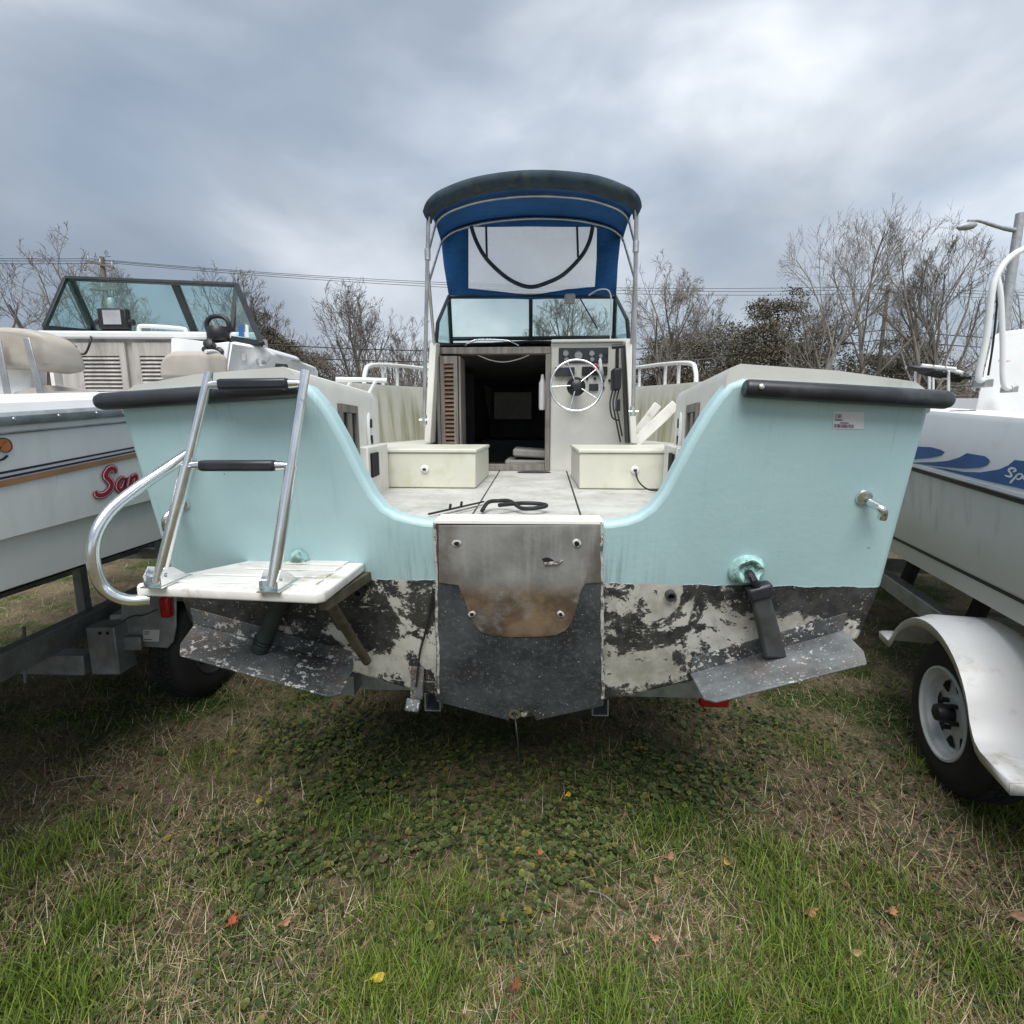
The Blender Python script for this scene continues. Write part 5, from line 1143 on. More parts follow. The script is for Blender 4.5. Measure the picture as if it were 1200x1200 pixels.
m = MB().grid(rows); m.add(rows[0], [tuple(range(7))]); m.add(rows[-1], [tuple(range(7))])
fo = obj('fender', m, M['fender'], rt, smooth=38); so = fo.modifiers.new('thick', 'SOLIDIFY'); so.thickness = .006; so.offset = -1
obj('frame_rail', MB().box(.20, .28, -1.0, 4.4, .45, .56), M['galv'], rt, bevel=.008)
obj('frame_rail', MB().box(1.75, 1.83, -1.0, 4.4, .45, .56), M['galv'], rt, bevel=.008)
obj('axle', MB().box(.05, 1.95, -.04, .04, .28, .36), M['galv'], rt)
wheel(rt, (1.95, 0, .335), (1, 0, 0), .335, .21)
obj('fender_bracket', MB().box(.02, .2, .36, .42, .46, .50), M['galv'], rt)
for v_ in (.9, 2.2, 3.6): obj('cross_member', MB().box(.28, 1.75, v_, v_ + .09, .44, .53), M['galv'], rt)
for u_ in (.45, 1.55):
    for v_ in (.75, 1.6, 2.8): obj('bunk_post', MB().bar((u_ - .12, v_, .50), (u_, v_ + .05, .90), .06, .06), M['cabdark'], rt)
    obj('bunk', MB().bar((u_, -.8, .80), (u_, 3.4, .93), .10, .05), M['cabdark'], rt)

# ------------------------------------------------------------------ ground
rng = np.random.default_rng(11)
def gh(x, y):  # gentle unevenness of the lot
    return .012 * np.sin(x * 2.1 + 1.3) * np.cos(y * 1.7) + .008 * np.sin(x * 5.3 + y * 3.1) + .004 * np.sin(x * 11 + 2 * y) - .012
def mat_ground():
    t = NT('lot_soil'); n = t.noise(.9, 6, .6); n2 = t.noise(9, 6, .65)
    soil = t.mix(t.step(n2, .3, .7), (.07, .055, .038), (.155, .125, .085))
    straw = t.mix(t.step(t.noise(40, 4, .7), .3, .7), (.13, .105, .065), (.27, .22, .135))
    green = t.mix(t.step(t.noise(30, 4, .7), .3, .7), (.025, .045, .012), (.07, .11, .03))
    c = t.mix(t.step(n, .40, .62), soil, straw); c = t.mix(t.step(t.noise(1.3, 5, .6, (1,1,1), (5, 3, 0)), .48, .60), c, green)
    t.set(c, .95, 0, .1); t.bump(t.noise(60, 5, .7), .8, .02); return t.m
M['ground'] = mat_ground()
xs = np.unique(np.concatenate([np.linspace(-400, -12, 10), np.linspace(-12, 12, 121), np.linspace(12, 400, 10)]))
ys = np.unique(np.concatenate([np.linspace(-60, -2, 6), np.linspace(-2, 16, 91), np.linspace(16, 700, 14)]))
rows = []
for y in ys: rows.append([Vector((x, y, float(gh(x, y)) if (abs(x) < 11.9 and -1.9 < y < 15.9) else -.012)) for x in xs])
g = obj('ground', MB().grid(rows), M['ground'], None, smooth=60); g['kind'] = 'structure'
g['label'] = 'patchy weedy grass lot'

def sheet(name, V_, F_, C_, mat, label, cat):
    """V_ (n,3) verts, F_ (m,k) faces, C_ (n,3) colours"""
    me = bpy.data.meshes.new(name); k = F_.shape[1]
    me.vertices.add(len(V_)); me.vertices.foreach_set('co', V_.astype(np.float32).ravel())
    me.loops.add(F_.size); me.loops.foreach_set('vertex_index', F_.astype(np.int32).ravel())
    me.polygons.add(len(F_)); me.polygons.foreach_set('loop_start', np.arange(0, F_.size, k, dtype=np.int32))
    me.update(calc_edges=True)
    ca = me.color_attributes.new('tint', 'FLOAT_COLOR', 'POINT'); ca.data.foreach_set('color', np.concatenate([C_, np.ones((len(C_), 1))], 1).astype(np.float32).ravel())
    me.materials.append(mat); o = bpy.data.objects.new(name, me); COL.objects.link(o)
    o['kind'] = 'stuff'; o['label'] = label; o['category'] = cat; return o
def mat_tint(name, rough=.6, trans=.35):
    t = NT(name); a = t.n.new('ShaderNodeAttribute'); a.attribute_name = 'tint'
    t.set(a.outputs['Color'], rough, 0, .3)
    if trans:
        tl2 = t.n.new('ShaderNodeBsdfTranslucent'); t.l.new(a.outputs['Color'], tl2.inputs[0])
        mx = t.n.new('ShaderNodeMixShader'); mx.inputs[0].default_value = trans
        t.l.new(t.b.outputs[0], mx.inputs[1]); t.l.new(tl2.outputs[0], mx.inputs[2]); t.l.new(mx.outputs[0], t.n['Material Output'].inputs[0])
    return t.m
M['blade'] = mat_tint('grass_blade'); M['leaf'] = mat_tint('ivy_leaf', .5, .25); M['strawm'] = mat_tint('straw_blade', .8, .2)
def vnoise(x, y, s, seed=0):  # cheap smooth noise
    v = np.zeros_like(x)
    r = np.random.default_rng(seed)
    for k in range(7):
        a = r.uniform(0, 6.28); fq = s * r.uniform(.6, 1.9); v += np.sin((x * np.cos(a) + y * np.sin(a)) * fq * 6.28 + r.uniform(0, 6.28))
    return v / 7 * 1.6
def scatter(n, y0, y1, power=1.6, wide=1.25):
    """positions seen by the lens, denser close by"""
    u = rng.random(n); y = y0 * (y1 / y0) ** (u ** (1 / power) if power != 1 else u)
    x = rng.uniform(-1, 1, n) * (wide * y + .25); return x, y
CL = [Wz(x, y) for x, y in ((105, 985), (110, 1075), (265, 1035), (240, 890), (290, 905), (640, 925), (770, 975), (790, 960), (1010, 1030), (900, 1010), (920, 870), (500, 1150), (540, 1050), (960, 1130), (1000, 1190), (20, 1175), (60, 1190), (1085, 900), (700, 1180), (850, 1190), (940, 1060), (1180, 960), (450, 960), (380, 985), (500, 1090), (1060, 1060), (430, 1170), (960, 885), (40, 1010), (1150, 1140))]
CS = [.16, .15, .10, .16, .16, .12, .13, .12, .17, .18, .12, .18, .16, .2, .2, .14, .15, .10, .2, .16, .16, .16, .14, .12, .14, .15, .15, .12, .16, .14]
def greenness(x, y):
    v = np.full_like(x, 0.0)
    for c, s in zip(CL, CS): v = np.maximum(v, np.exp(-(((x - c.x) / s) ** 2 + ((y - c.y) / (s * .8)) ** 2)))
    return np.clip(v + .22 * (vnoise(x, y, 1.1, 3) > .42), 0, 1)
IV = [(Wz(600, 900), .62, .62), (Wz(430, 900), .45, .35), (Wz(630, 1005), .38, .17), (Wz(470, 990), .40, .17), (Wz(540, 1100), .26, .06), (Wz(560, 1080), .30, .08), (Wz(330, 1000), .30, .16), (Wz(780, 900), .38, .3), (Wz(860, 850), .4, .3), (Wz(380, 870), .4, .4)]
def ivyness(x, y):
    v = np.zeros_like(x)
    for c, a, b in IV: v = np.maximum(v, np.exp(-(((x - c.x) / a) ** 2 + ((y - c.y) / b) ** 2)))
    return v
def blades(x, y, h, w, lean, az, bend, col, tipcol):
    n = len(x); z = gh(x, y) - .004
    dx, dy = np.cos(az), np.sin(az); px_, py_ = -dy, dx
    V_ = np.zeros((n, 7, 3)); ts = (0, .4, .75, 1.0); ws = (1, .85, .5, 0)
    i = 0
    for t, wk in zip(ts, ws):
        ang = lean + bend * t
        r = h * t * np.sin(lean + bend * t * .6); up = h * t * np.cos(lean + bend * t * .6)
        cx_, cy_, cz_ = x + dx * r, y + dy * r, z + np.maximum(up, .002 + .006 * t)
        if wk:
            V_[:, i] = np.stack([cx_ - px_ * w * wk / 2, cy_ - py_ * w * wk / 2, cz_], 1); V_[:, i + 1] = np.stack([cx_ + px_ * w * wk / 2, cy_ + py_ * w * wk / 2, cz_], 1); i += 2
        else: V_[:, i] = np.stack([cx_, cy_, cz_], 1)
    F1 = np.array([[0, 1, 3], [0, 3, 2], [2, 3, 5], [2, 5, 4], [4, 5, 6]])
    F_ = (np.arange(n)[:, None, None] * 7 + F1[None]).reshape(-1, 3)
    k = np.array([0, 0, .4, .4, .75, .75, 1])[None, :, None]
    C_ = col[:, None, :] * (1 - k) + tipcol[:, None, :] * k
    return V_.reshape(-1, 3), F_, C_.reshape(-1, 3)
def pick(n, cols, jit=.25):
    c = np.array(cols)[rng.integers(0, len(cols), n)]; return np.clip(c * (1 + rng.uniform(-jit, jit, (n, 1))) * (1 + rng.uniform(-.08, .08, (n, 3))), .004, 1)
# living grass
N = 200000; x, y = scatter(N, 1.0, 15, .8)
gk = greenness(x, y); keep = rng.random(N) < np.clip(.15 + .85 * gk, 0, 1) * np.clip(1.15 - .75 * ivyness(x, y), .25, 1); x, y, gk = x[keep], y[keep], gk[keep]; n = len(x)
h = (.022 + .055 * rng.random(n) ** 1.5) * (.65 + .65 * gk) * np.clip(1.1 - .02 * y, .7, 1.1); w = .0022 + .0026 * rng.random(n)
cg = pick(n, [(.15, .23, .03), (.19, .275, .04), (.115, .175, .026), (.235, .295, .06), (.09, .135, .022)])
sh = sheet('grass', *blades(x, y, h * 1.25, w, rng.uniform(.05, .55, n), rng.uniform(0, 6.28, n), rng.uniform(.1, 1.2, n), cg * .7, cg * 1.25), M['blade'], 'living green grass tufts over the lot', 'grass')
# dead grass
N = 150000; x, y = scatter(N, 1.0, 15, .72); iv = ivyness(x, y); keep = rng.random(N) < np.clip(.98 - .72 * iv - .5 * greenness(x, y) - .38 * (vnoise(x, y, .8, 9) > .18), .05, 1); x, y = x[keep], y[keep]; n = len(x)
cs = pick(n, [(.41, .34, .20), (.52, .435, .28), (.31, .24, .14), (.24, .175, .10), (.60, .52, .36), (.29, .185, .105)])
sheet('dead_grass', *blades(x, y, .03 + .10 * rng.random(n) ** 2, .0010 + .0018 * rng.random(n), rng.uniform(.8, 1.5, n), rng.uniform(0, 6.28, n), rng.uniform(-.7, .7, n), cs, cs * 1.1), M['strawm'], 'dry tan grass thatch over the lot', 'dead grass')
# ground ivy
def leafset(x, y, r, hgt, tilt, az, col, nseg=9):
    n = len(x); z = gh(x, y) + hgt; k = nseg + 1
    a = np.linspace(.35, 6.283 - .35, nseg)[None] + 0 * x[:, None]
    rr = r[:, None] * (1 + .07 * np.sin(a * 7 + az[:, None])) * (1 - .10 * np.cos(a) )
    lx, ly, lz_ = rr * np.cos(a), rr * np.sin(a), .22 * rr + .12 * r[:, None] * np.sin(a * 3 + az[:, None] * 5)
    lx = np.concatenate([-0.0 * x[:, None] + r[:, None] * .08, lx], 1); ly = np.concatenate([0 * x[:, None], ly], 1); lz_ = np.concatenate([0 * x[:, None], lz_], 1)
    ca, sa, ct, st = np.cos(az)[:, None], np.sin(az)[:, None], np.cos(tilt)[:, None], np.sin(tilt)[:, None]
    x1, z1 = lx * ct - lz_ * st, lx * st + lz_ * ct
    V_ = np.stack([x[:, None] + x1 * ca - ly * sa, y[:, None] + x1 * sa + ly * ca, z[:, None] + z1], 2)
    F1 = np.array([[0, i, i + 1] for i in range(1, nseg)]); F_ = (np.arange(n)[:, None, None] * k + F1[None]).reshape(-1, 3)
    C_ = np.repeat(col[:, None, :], k, 1); C_[:, 0] *= .6; C_[:, 1:] *= (1 + .15 * np.sin(np.arange(nseg) * 2.0))[None, :, None]
    return V_.reshape(-1, 3), F_, C_.reshape(-1, 3)
N = 75000; x, y = scatter(N, 1.0, 4.2, 1.1, .8); iv = ivyness(x, y); keep = rng.random(N) < np.clip((iv - .12) * .95 * (.55 + .9 * (vnoise(x, y, 2.2, 5) > -.1)), .03, .85) * np.clip(1.1 - 1.3 * greenness(x, y), .2, 1); x, y = x[keep], y[keep]; n = len(x)
cl = pick(n, [(.085, .125, .036), (.068, .10, .034), (.105, .14, .042), (.135, .16, .06), (.05, .078, .03), (.17, .175, .05), (.12, .105, .05)], .3)
yel = rng.random(n) < .006; cl[yel] = np.array([.30, .23, .05])
sheet('ground_ivy', *leafset(x, y, (.0045 + .0125 * rng.random(n) ** 1.7), .010 + .032 * rng.random(n), rng.uniform(-.35, .45, n), rng.uniform(0, 6.28, n), cl), M['leaf'], 'round-leaved ground ivy carpet below the aqua transom', 'ground ivy')
# clover-like low weeds everywhere else
N = 52000; x, y = scatter(N, 1.0, 7, .85); keep = rng.random(N) < np.clip(.12 + .5 * (vnoise(x, y, .9, 21) > .1), 0, 1); x, y = x[keep], y[keep]; n = len(x)
cl = pick(n, [(.09, .125, .04), (.075, .11, .04), (.11, .13, .055), (.12, .125, .065)], .3)
sheet('low_weeds', *leafset(x, y, .004 + .006 * rng.random(n), .006 + .016 * rng.random(n), rng.uniform(-.4, .5, n), rng.uniform(0, 6.28, n), cl, 7), M['leaf'], 'small low weeds scattered through the dry grass', 'weeds')
# fine brown leaf litter
N = 16000; x, y = scatter(N, 1.0, 12, .85); keep = rng.random(N) < np.clip(.10 + .7 * (vnoise(x, y, .6, 33) > .25) + .8 * (x > .9) * (y > 1.5), 0, 1) * np.clip(1 - ivyness(x, y), .08, 1); x, y = x[keep], y[keep]; n = len(x)
cl = pick(n, [(.16, .095, .055), (.22, .14, .085), (.10, .065, .04), (.27, .19, .12)], .3)
sheet('leaf_litter', *leafset(x, y, .004 + .010 * rng.random(n) ** 2, .004 + .016 * rng.random(n), rng.uniform(-.6, .6, n), rng.uniform(0, 6.28, n), cl, 6), M['strawm'], 'crumbled brown leaf litter in the dry grass', 'leaf litter')
# single fallen leaves one can point at
def fallen(x, y, size, col, label, kind):
    p = Wz(x, y); n = 11 if kind == 'oak' else 9; P = []; r_ = random.Random(int(x * 7 + y)); size *= 1.45
    for i in range(n * 2):
        a = 6.2832 * i / (n * 2); rr = size * ((1.0 if i % 2 == 0 else .62) if kind == 'oak' else 1.0) * (1 - .25 * abs(math.sin(a))) * r_.uniform(.85, 1.15)
        P.append(Vector((rr * math.cos(a), rr * .75 * math.sin(a), .28 * size * math.sin(a * 2 + 1) + .006)))
    m = MB(); m.add(P + [Vector((0, 0, -.002))], [(i, (i + 1) % (2 * n), 2 * n) for i in range(2 * n)])
    st = crv([Vector((size * .9, 0, .004)), Vector((size * 1.3, .1 * size, .01)), Vector((size * 1.7, .25 * size, .012))], 3)
    t = NT('leaf_%d' % int(x)); nn2 = t.noise(60, 4); t.set(t.mix(t.step(nn2, .3, .7), tuple(c * .65 for c in col), tuple(c * 1.15 for c in col)), .7, 0, .25)
    o = thing('fallen_leaf', label, 'leaf', (p.x, p.y, float(gh(np.array(p.x), np.array(p.y))) + .045), r_.uniform(0, 6.28), 'fallen leaves on the grass')
    o.rotation_euler.x = r_.uniform(-.3, .3)
    b = obj('blade', m, t.m, o, smooth=50); sl = b.modifiers.new('thick', 'SOLIDIFY'); sl.thickness = .0012
    obj('stem', MB().tube(st, .0011, 5), t.m, o)
fallen(272, 1092, .020, (.36, .085, .045), 'reddish fallen leaf in the dry grass at lower left', 'oak')
fallen(783, 1014, .020, (.36, .20, .13), 'pale brown fallen leaf right of the ivy patch, the larger of two there', 'oak')
fallen(634, 1004, .012, (.34, .16, .06), 'small orange fallen leaf among the ivy below the transom', 'round')
fallen(443, 1158, .015, (.55, .40, .05), 'bright yellow round leaf near the bottom edge', 'round')
fallen(604, 1166, .020, (.20, .085, .04), 'dark brown curled leaf near the bottom edge', 'oak')
fallen(766, 1110, .016, (.38, .21, .13), 'tan star-shaped leaf on straw, lower right of centre', 'oak')
fallen(770, 1043, .017, (.27, .16, .09), 'brown lobed leaf just below the pale leaf by the ivy', 'oak')
fallen(947, 1082, .022, (.34, .165, .085), 'orange-brown lobed leaf in the grass at lower right, the left of a pair', 'oak')
fallen(1042, 1078, .021, (.32, .17, .09), 'orange-brown lobed leaf in the grass at lower right, the right of a pair', 'oak')
fallen(1188, 1090, .018, (.33, .20, .12), 'pale brown leaf at the right edge of the picture', 'round')
fallen(851, 1020, .012, (.42, .28, .08), 'yellow-tan small leaf in the grass right of centre', 'round')
fallen(665, 940, .012, (.50, .33, .03), 'bright yellow leaf in the shade below the drain wire', 'round')
fallen(305, 950, .014, (.33, .30, .05), 'yellow-green leaf left of the ivy patch', 'round')
fallen(335, 1095, .018, (.30, .17, .10), 'brown leaf right of the reddish one at lower left', 'oak')
fallen(238, 792, .045, (.42, .32, .24), 'large dry tan leaf beside the left trailer wheel', 'oak')
fallen(1000, 1130, .013, (.30, .22, .10), 'tan small leaf in long grass near the lower right', 'round')
# twigs on the ground
for i, (a_, b_, lab) in enumerate((((60, 922), (160, 916), 'thin dry twig lying on the grass at left'), ((690, 1050), (745, 1090), 'thin dry twig lying below the ivy patch'))):
    p, q = Wz(*a_), Wz(*b_); o = obj('dry_twig', MB().tube([p + Vector((0, 0, .02)), p + (q - p) * .4 + Vector((0, .02, .03)), q + Vector((0, 0, .02))], [.0028, .0022, .001], 6, smooth=4), M['teak'], None); tag(o, lab, 'twig')

# ------------------------------------------------------------------ trees
def bare_tree(seed, H=14, env=(6, 4.8, 4.7), spread=.55, levels=5, upright=.3, first=.22, nl=7, trunk_r=.22, twig=.019):
    r = random.Random(seed); segs = []
    def grow(p, d, L, rad, lev):
        n = 4 if lev <= 1 else (3 if lev < 4 else 2); pts = [p]; rads = [rad]; dd = d.copy()
        end = rad * (.45 if lev else .35)
        for i in range(n):
            dd = (dd + Vector((r.gauss(0, .10), r.gauss(0, .10), r.gauss(0, .06) + (.02 + upright * .11 if lev else 0)))).normalized()
            q_ = pts[-1] + dd * (L / n)
            if lev and not i and ((q_.x ** 2 + q_.y ** 2) / env[1] ** 2 + (q_.z - env[0]) ** 2 / env[2] ** 2) > 1.2: return
            if lev and i and ((q_.x ** 2 + q_.y ** 2) / env[1] ** 2 + (q_.z - env[0]) ** 2 / env[2] ** 2) > r.uniform(.85, 1.12): break
            pts.append(q_); rads.append(max(twig * .45, rad + (end - rad) * (i + 1) / n))
        n = len(pts) - 1; segs.append((pts, rads, lev))
        if lev >= levels: return
        k = nl + 3 if lev == 0 else r.randint(4, 5) if lev < 2 else r.randint(3, 4) if lev < 3 else r.randint(3, 4)
        for j in range(k):
            t = (first + (1 - first) * (j + r.random() * .8) / k) if lev == 0 else (.22 + .78 * (j + r.random() * .8) / k)
            t = min(t, .99); s = t * n; i = min(int(s), n - 1); q = pts[i] + (pts[i + 1] - pts[i]) * (s - i); rq = rads[i] + (rads[i + 1] - rads[i]) * (s - i)
            base = (pts[i + 1] - pts[i]).normalized(); az = r.uniform(0, 6.283) if lev else j * 2.4 + r.uniform(-.5, .5)
            u = base.cross(Vector((math.cos(az), math.sin(az), .13))).normalized()
            ang = r.uniform(.35, .85) * (spread / .55) * (1.0 if lev else 1.15 - .5 * t)
            nd = (base * math.cos(ang) + u * math.sin(ang)); nd.z += upright * .28; nd.normalize()
            LL = L * (r.uniform(.62, .86) * (1.2 - .6 * t) if lev == 0 else r.uniform(.46, .70) * (1.08 - .33 * t))
            grow(q, nd, LL, max(twig * .6, rq * r.uniform(.45, .65)), lev + 1)
    grow(Vector((0, 0, 0)), Vector((r.gauss(0, .03), r.gauss(0, .03), 1)).normalized(), H * .66, trunk_r, 0)
    tr, br = MB(), MB()
    for pts, rads, lev in segs:
        (tr if lev == 0 else br).tube(pts, rads, 7 if lev == 0 else (5 if lev == 1 else 3), caps=False)
    return tr, br
TREES = {}; HGT = {}
def tree_proto(key, bark, **kw):
    tr, br = bare_tree(**kw); me = []
    for nm, mb in (('trunk', tr), ('branches', br)):
        m_ = bpy.data.meshes.new(nm); m_.from_pydata([tuple(p) for p in mb.v], [], mb.f); m_.materials.append(bark); m_.shade_smooth(); me.append(m_)
    TREES[key] = me; zs = np.array([p[2] for p in br.v]); HGT[key] = float(np.percentile(zs, 99.3))
tree_proto('round', M['bark'], seed=3, H=10.5, spread=.60, nl=8, first=.26, trunk_r=.24, upright=.3, env=(5.6, 4.6, 4.9))
tree_proto('vase', M['bark'], seed=8, H=11, spread=.52, nl=7, first=.26, trunk_r=.22, upright=.42, env=(6.2, 3.7, 5.4))
tree_proto('tall', M['bark2'], seed=15, H=15, spread=.56, nl=5, first=.26, twig=.013, trunk_r=.17, upright=.42, env=(8.2, 3.4, 7.0))
tree_proto('wide', M['bark2'], seed=22, H=12, spread=.68, nl=7, first=.28, trunk_r=.24, upright=.26, env=(6.8, 5.4, 5.4))
tree_proto('thin', M['bark'], seed=31, H=12, spread=.52, nl=6, first=.3, trunk_r=.13, upright=.45, env=(6.8, 2.8, 5.4))
def tree(key, X, Y, top, label, rz, group='bare trees along the far side'):
    me = TREES[key]; hgt = HGT[key]
    o = thing('bare_tree', label, 'tree', (X, Y, -.05), rz, group); s = top / hgt; o.scale = (s, s, s)
    for m_ in me:
        c = bpy.data.objects.new(m_.name, m_); COL.objects.link(c); c.parent = o
    return o
def tx(px, py, Y): w = W(px, py, Y); return w.x, w.z
def T_(key, px, py, Y, label, rz):
    X, z = tx(px, py, Y); tree(key, X, Y, z, label, rz)
T_('wide', 30, 272, 36, 'bare spreading tree at the far left edge, left of the utility pole', .3)
T_('vase', -20, 300, 30, 'bare tree cut by the left edge of the picture', 2.0)
T_('round', 178, 352, 50, 'bare tree seen through the middle of the left windshield', 1.0)
T_('vase', 270, 318, 40, 'bare tree rising right of the left windshield', 4.0)
T_('thin', 318, 350, 46, 'small bare tree just right of the left boat, before the evergreen', 2.4)
T_('round', 430, 326, 38, 'rounded bare tree standing between the left boat and the canopy', 0.4)
T_('thin', 487, 372, 40, 'slim bare tree close to the left canopy pole', .9)
T_('wide', 352, 372, 50, 'low bare tree left of the rounded bare tree', 3.0)
T_('round', 668, 352, 36, 'bare tree seen through the right half of the centre windshield', 2.6)
T_('wide', 762, 316, 37, 'bare tree right of the right canopy pole', 5.1)
T_('thin', 838, 345, 55, 'small far bare tree between the two evergreens right of the canopy', 1.7)
T_('tall', 985, 258, 32, 'tall bare tree left of the right utility pole', .2)
T_('tall', 1030, 250, 34, 'tallest bare tree behind the right utility pole', 2.2)
T_('tall', 1100, 262, 33, 'tall bare tree right of the right utility pole', 4.1)
T_('vase', 1150, 275, 36, 'bare tree left of the street lamp', 1.4)
T_('vase', 955, 345, 58, 'lower bare tree beside the dark evergreens at right', 3.3)
T_('tall', 1215, 285, 34, 'bare tree cut by the right edge behind the street lamp', 5.5)
# evergreens
def mat_foliage(): 
    t = NT('evergreen_leaf'); a = t.n.new('ShaderNodeAttribute'); a.attribute_name = 'tint'; t.set(a.outputs['Color'], .75, 0, .2); return t.m
M['ever'] = mat_foliage()
def evergreen(px, py, Y, wid, label, seed, lobes):
    X, top = tx(px, py, Y); r = np.random.default_rng(seed)
    o = thing('evergreen_tree', label, 'tree', (X, Y, -.05), 0, 'evergreens along the far side')
    rr = random.Random(seed); m = MB(); m.tube([(0, 0, 0), (.1, 0, top * .4), (0, .1, top * .85)], [.28, .2, .07], 8, caps=False); trunk = obj('trunk', m, M['barkb'], o, smooth=60)
    V_, C_ = [], []
    tot = sum(l[3] for l in lobes)
    bm_ = MB()
    for lx, lz_, rad, wgt in lobes:
        n = int(24000 * wgt / tot); nc = 26; cu = r.normal(size=(nc, 3)); cu /= np.linalg.norm(cu, axis=1)[:, None]; cu *= (.45 + .55 * r.random((nc, 1))); ci = r.integers(0, nc, n)
        c = (cu[ci] + np.clip(r.normal(size=(n, 3)), -2, 2) * np.array([.17, .17, .12])) * np.array([rad, rad, rad * .72]) * wid + np.array([lx * wid, 0, top * lz_])
        c = c[c[:, 2] > .3]; n = len(c); s = .05 + .075 * r.random(n)
        a = r.normal(size=(n, 3)); a /= np.linalg.norm(a, axis=1)[:, None]; b = np.cross(a, r.normal(size=(n, 3))); b /= np.linalg.norm(b, axis=1)[:, None]
        q = np.stack([c + a * s[:, None], c + b * s[:, None] * .5, c - a * s[:, None], c - b * s[:, None] * .5], 1); V_.append(q.reshape(-1, 3))
        col = np.array([(.105, .10, .068), (.125, .112, .08), (.14, .118, .09), (.08, .078, .054), (.17, .142, .115)])[r.integers(0, 5, n)] * (1 + r.uniform(-.2, .2, (n, 1)))
        C_.append(np.repeat(col, 4, 0))
        for k in range(5):
            e = Vector((lx * wid + rr.uniform(-.7, .7) * rad * wid, rr.uniform(-.6, .6) * rad * wid, top * lz_ + rr.uniform(-.4, .5) * rad * wid))
            bm_.tube([(0, 0, max(.5, e.z * .55)), e * .6 + Vector((0, 0, e.z * .25)), e], [.09, .06, .02], 5, caps=False)
    obj('branches', bm_, M['barkb'], o)
    V_ = np.concatenate(V_); C_ = np.concatenate(C_); F_ = np.arange(len(V_)).reshape(-1, 4)
    cr_ = sheet('crown', V_, F_, C_, M['ever'], 'evergreen crown', 'tree'); del cr_['kind'], cr_['label'], cr_['category']; cr_.parent = o
evergreen(915, 337, 40, 4.3, 'dark round-topped evergreen, tallest one, right of the canopy', 1, [(0, .88, .52, 1), (-.35, .68, .7, 1.4), (.4, .66, .75, 1.4), (.0, .45, 1.0, 2), (.9, .5, .7, 1.2)])
evergreen(858, 376, 44, 5.2, 'lower dark evergreen beside and left of the tallest one', 2, [(.2, .78, .6, 1), (-.4, .62, .7, 1.3), (.5, .6, .7, 1.2), (0, .42, 1.1, 2)])
evergreen(795, 380, 42, 4.0, 'low brown-green evergreen near the right canopy pole', 3, [(0, .8, .6, 1), (-.5, .6, .6, 1), (.5, .58, .7, 1), (0, .4, 1.0, 1.6)])
evergreen(1060, 388, 46, 4.0, 'evergreen behind the right utility pole', 4, [(0, .8, .7, 1), (-.5, .6, .7, 1), (.5, .6, .7, 1), (0, .4, 1.1, 1.6)])
evergreen(308, 362, 42, 3.4, 'dark evergreen right of the left windshield', 5, [(-.1, .85, .55, 1), (.3, .72, .6, 1.2), (-.4, .62, .7, 1.2), (.6, .55, .7, 1), (0, .42, 1.1, 2)])
evergreen(350, 400, 46, 3.6, 'lower brown evergreen left of the rounded bare tree', 6, [(0, .75, .7, 1), (-.6, .6, .7, 1), (.6, .55, .8, 1.2), (0, .4, 1.1, 1.6)])
# brushwood belt behind everything
def brush():
    r = np.random.default_rng(77); n = 20000
    x = r.uniform(-85, 85, n); y = r.uniform(46, 62, n); h = r.uniform(3.0, 8.5, n) * (.75 + .35 * np.sin(x * .21 + 1.0) * np.sin(x * .09)) * (.8 + .4 * r.random(n))
    az = r.uniform(0, 6.28, n); ln = r.uniform(0, .5, n); V_ = np.zeros((n, 6, 3)); w = .025 + .05 * r.random(n)
    for i, t in enumerate((0, .55, 1)):
        cx_ = x + np.cos(az) * ln * h * t * t; cy_ = y + np.sin(az) * ln * h * t * t; z_ = h * t
        V_[:, 2 * i] = np.stack([cx_ - w * (1.1 - t), cy_, z_], 1); V_[:, 2 * i + 1] = np.stack([cx_ + w * (1.1 - t), cy_ + .02, z_], 1)
    F_ = (np.arange(n)[:, None, None] * 6 + np.array([[0, 1, 3, 2], [2, 3, 5, 4]])[None]).reshape(-1, 4)
    col = np.array([(.12, .095, .078), (.155, .125, .105), (.09, .075, .062), (.13, .10, .075)])[r.integers(0, 4, n)]
    # side twigs
    m = 60000; k = r.integers(0, n, m); t = r.uniform(.25, 1, m); bx_ = x[k] + np.cos(az[k]) * ln[k] * h[k] * t * t; by_ = y[k] + np.sin(az[k]) * ln[k] * h[k] * t * t; bz_ = h[k] * t
    a = r.uniform(0, 6.28, m); L_ = r.uniform(.4, 1.6, m); el = r.uniform(.2, 1.2, m); w2 = .010 + .014 * r.random(m)
    ex, ey, ez = bx_ + np.cos(a) * np.cos(el) * L_, by_ + np.sin(a) * np.cos(el) * L_, bz_ + np.sin(el) * L_
    V2 = np.stack([np.stack([bx_ - w2, by_, bz_ - w2], 1), np.stack([bx_ + w2, by_, bz_ + w2], 1), np.stack([ex + w2 * .4, ey, ez + w2 * .4], 1), np.stack([ex - w2 * .4, ey, ez - w2 * .4], 1)], 1)
    Va = np.concatenate([V_.reshape(-1, 3), V2.reshape(-1, 3)]); Fa = np.concatenate([F_, np.arange(m * 4).reshape(-1, 4) + n * 6]); Ca = np.concatenate([np.repeat(col, 6, 0), np.repeat(col[k], 4, 0)])
    sheet('brushwood', Va, Fa, Ca, mat_tint('brush_twig', .9, 0), 'brown winter brushwood belt behind the boats', 'brushwood')
brush()
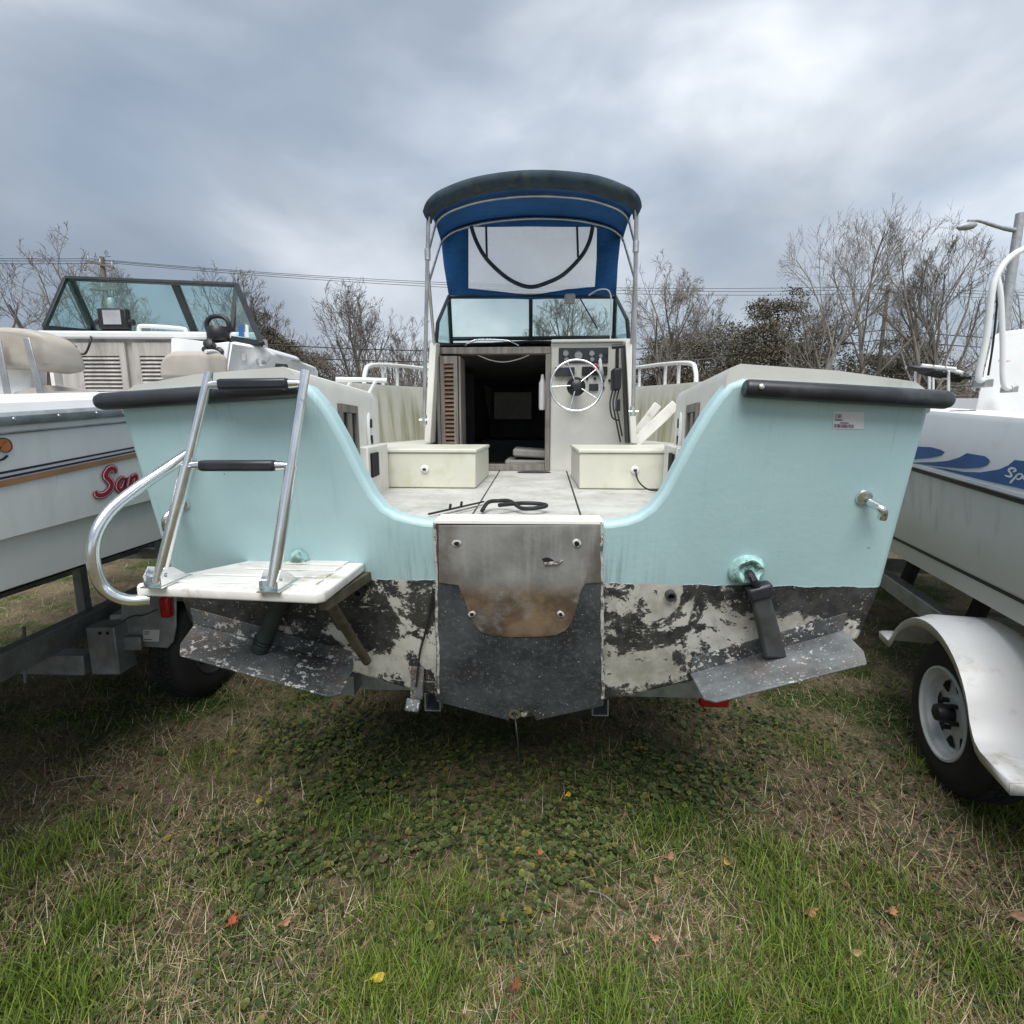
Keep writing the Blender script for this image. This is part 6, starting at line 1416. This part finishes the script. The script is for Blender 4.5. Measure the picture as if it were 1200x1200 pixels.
# ------------------------------------------------------------------ poles, wires, lamp
def utility(px, py, Y, arm_dx, label, label_arm2=False):
    X, z = tx(px, py, Y); o = thing('utility_pole', label, 'utility pole', (X, Y, -.1), 0, 'utility poles')
    obj('pole', MB().tube([(0, 0, 0), (0, 0, z + .1)], [.17, .12], 10), M['pole'], o, smooth=50)
    ca = obj('cross_arm', MB().bar((-arm_dx, -.15, z - .35 + .18), (arm_dx, -.15, z - .35 - .18), .10, .13), M['pole'], o)
    for s in (-1, 0, 1): obj('insulator', MB().lathe([(.05, 0), (.07, .08), (.04, .2), (.02, .26)], (s * arm_dx * .9, -.15, z - .30 - s * .16), (0, 0, 1), 8), M['lamp'], ca, smooth=40)
    if label_arm2:
        a2 = obj('cross_arm', MB().bar((-arm_dx * 1.1, -.14, z - 1.75), (arm_dx * 1.1, -.14, z - 1.7), .08, .11), M['pole'], o)
        obj('transformer', MB().lathe([(.2, -.45), (.22, -.4), (.22, .3), (.18, .38)], (.32, -.1, z - 2.6), (0, 0, 1), 14), M['lamp'], o, smooth=40)
    return X, Y, z
XL, YL, ZL = utility(119, 301, 32, .75, 'weathered utility pole behind the left windshield', True)
XR, YR_, ZR = utility(1041, 334, 40, .8, 'weathered utility pole among the bare trees at right')
def wire(p, q, sag, r, label, name='power_line'):
    pts = [Vector(p) + (Vector(q) - Vector(p)) * t - Vector((0, 0, 4 * sag * t * (1 - t))) for t in [i / 30 for i in range(31)]]
    o = obj(name, MB().tube(pts, r, 5, caps=False), M['wire'], None); tag(o, label, 'power line', 'lines strung between the utility poles'); return o
for k, (nm, dz) in enumerate((('topmost', 0), ('middle', -.22), ('lowest', -.50))):
    wire((XL + .7 * (k - 1), YL, ZL - .1 + dz * .5), (XR + .7 * (k - 1), YR_, ZR - .05 + dz), .75, .016, '%s of the three thin upper lines crossing behind the canopy' % nm)
    wire((XL + .7 * (k - 1), YL, ZL - .1 + dz * .5), (XL - 40, YL - 6, ZL + .6 + dz), .7, .016, '%s upper line running left from the left utility pole' % nm)
    wire((XR + .7 * (k - 1), YR_, ZR - .05 + dz), (XR + 40, YR_ - 2, ZR + dz), .8, .016, '%s upper line running right from the right utility pole' % nm)
for k, (nm, dz) in enumerate((('upper', 0), ('lower', -.7))):
    wire((XL, YL - .2, ZL - 4.3 + dz), (XR, YR_ - .2, ZR - 3.2 + dz), 1.3, .035, '%s of the two thick low cables sagging behind the centre boat' % nm, 'low_cable')
    wire((XR, YR_ - .2, ZR - 3.2 + dz), (XR + 40, YR_ - 4, ZR - 3.0 + dz), 1.2, .035, '%s thick low cable running right from the right pole' % nm, 'low_cable')
X, z = tx(1196, 250, 22); lamp = thing('street_lamp', 'grey street lamp with a long arm at the right edge', 'street lamp', (X, 22, -.1), 0)
obj('post', MB().tube([(0, 0, 0), (0, 0, z + .1)], [.22, .155], 12), M['lamp'], lamp, smooth=50)
obj('arm', MB().tube([(0, 0, z - .55), (-.7, 0, z - .42), (-1.6, 0, z - .18), (-2.05, 0, z - .18)], [.09, .075, .06, .05], 8, smooth=4), M['lamp'], lamp, smooth=50)
hx, hz = tx(1135, 262, 22); hx -= X
obj('lamp_head', MB().lathe([(.03, -.45), (.13, -.3), (.16, -.05), (.13, .2), (.05, .33)], (hx - .1, 0, hz + .0), (-1, 0, -.12), 12), M['lamp'], lamp, smooth=50)
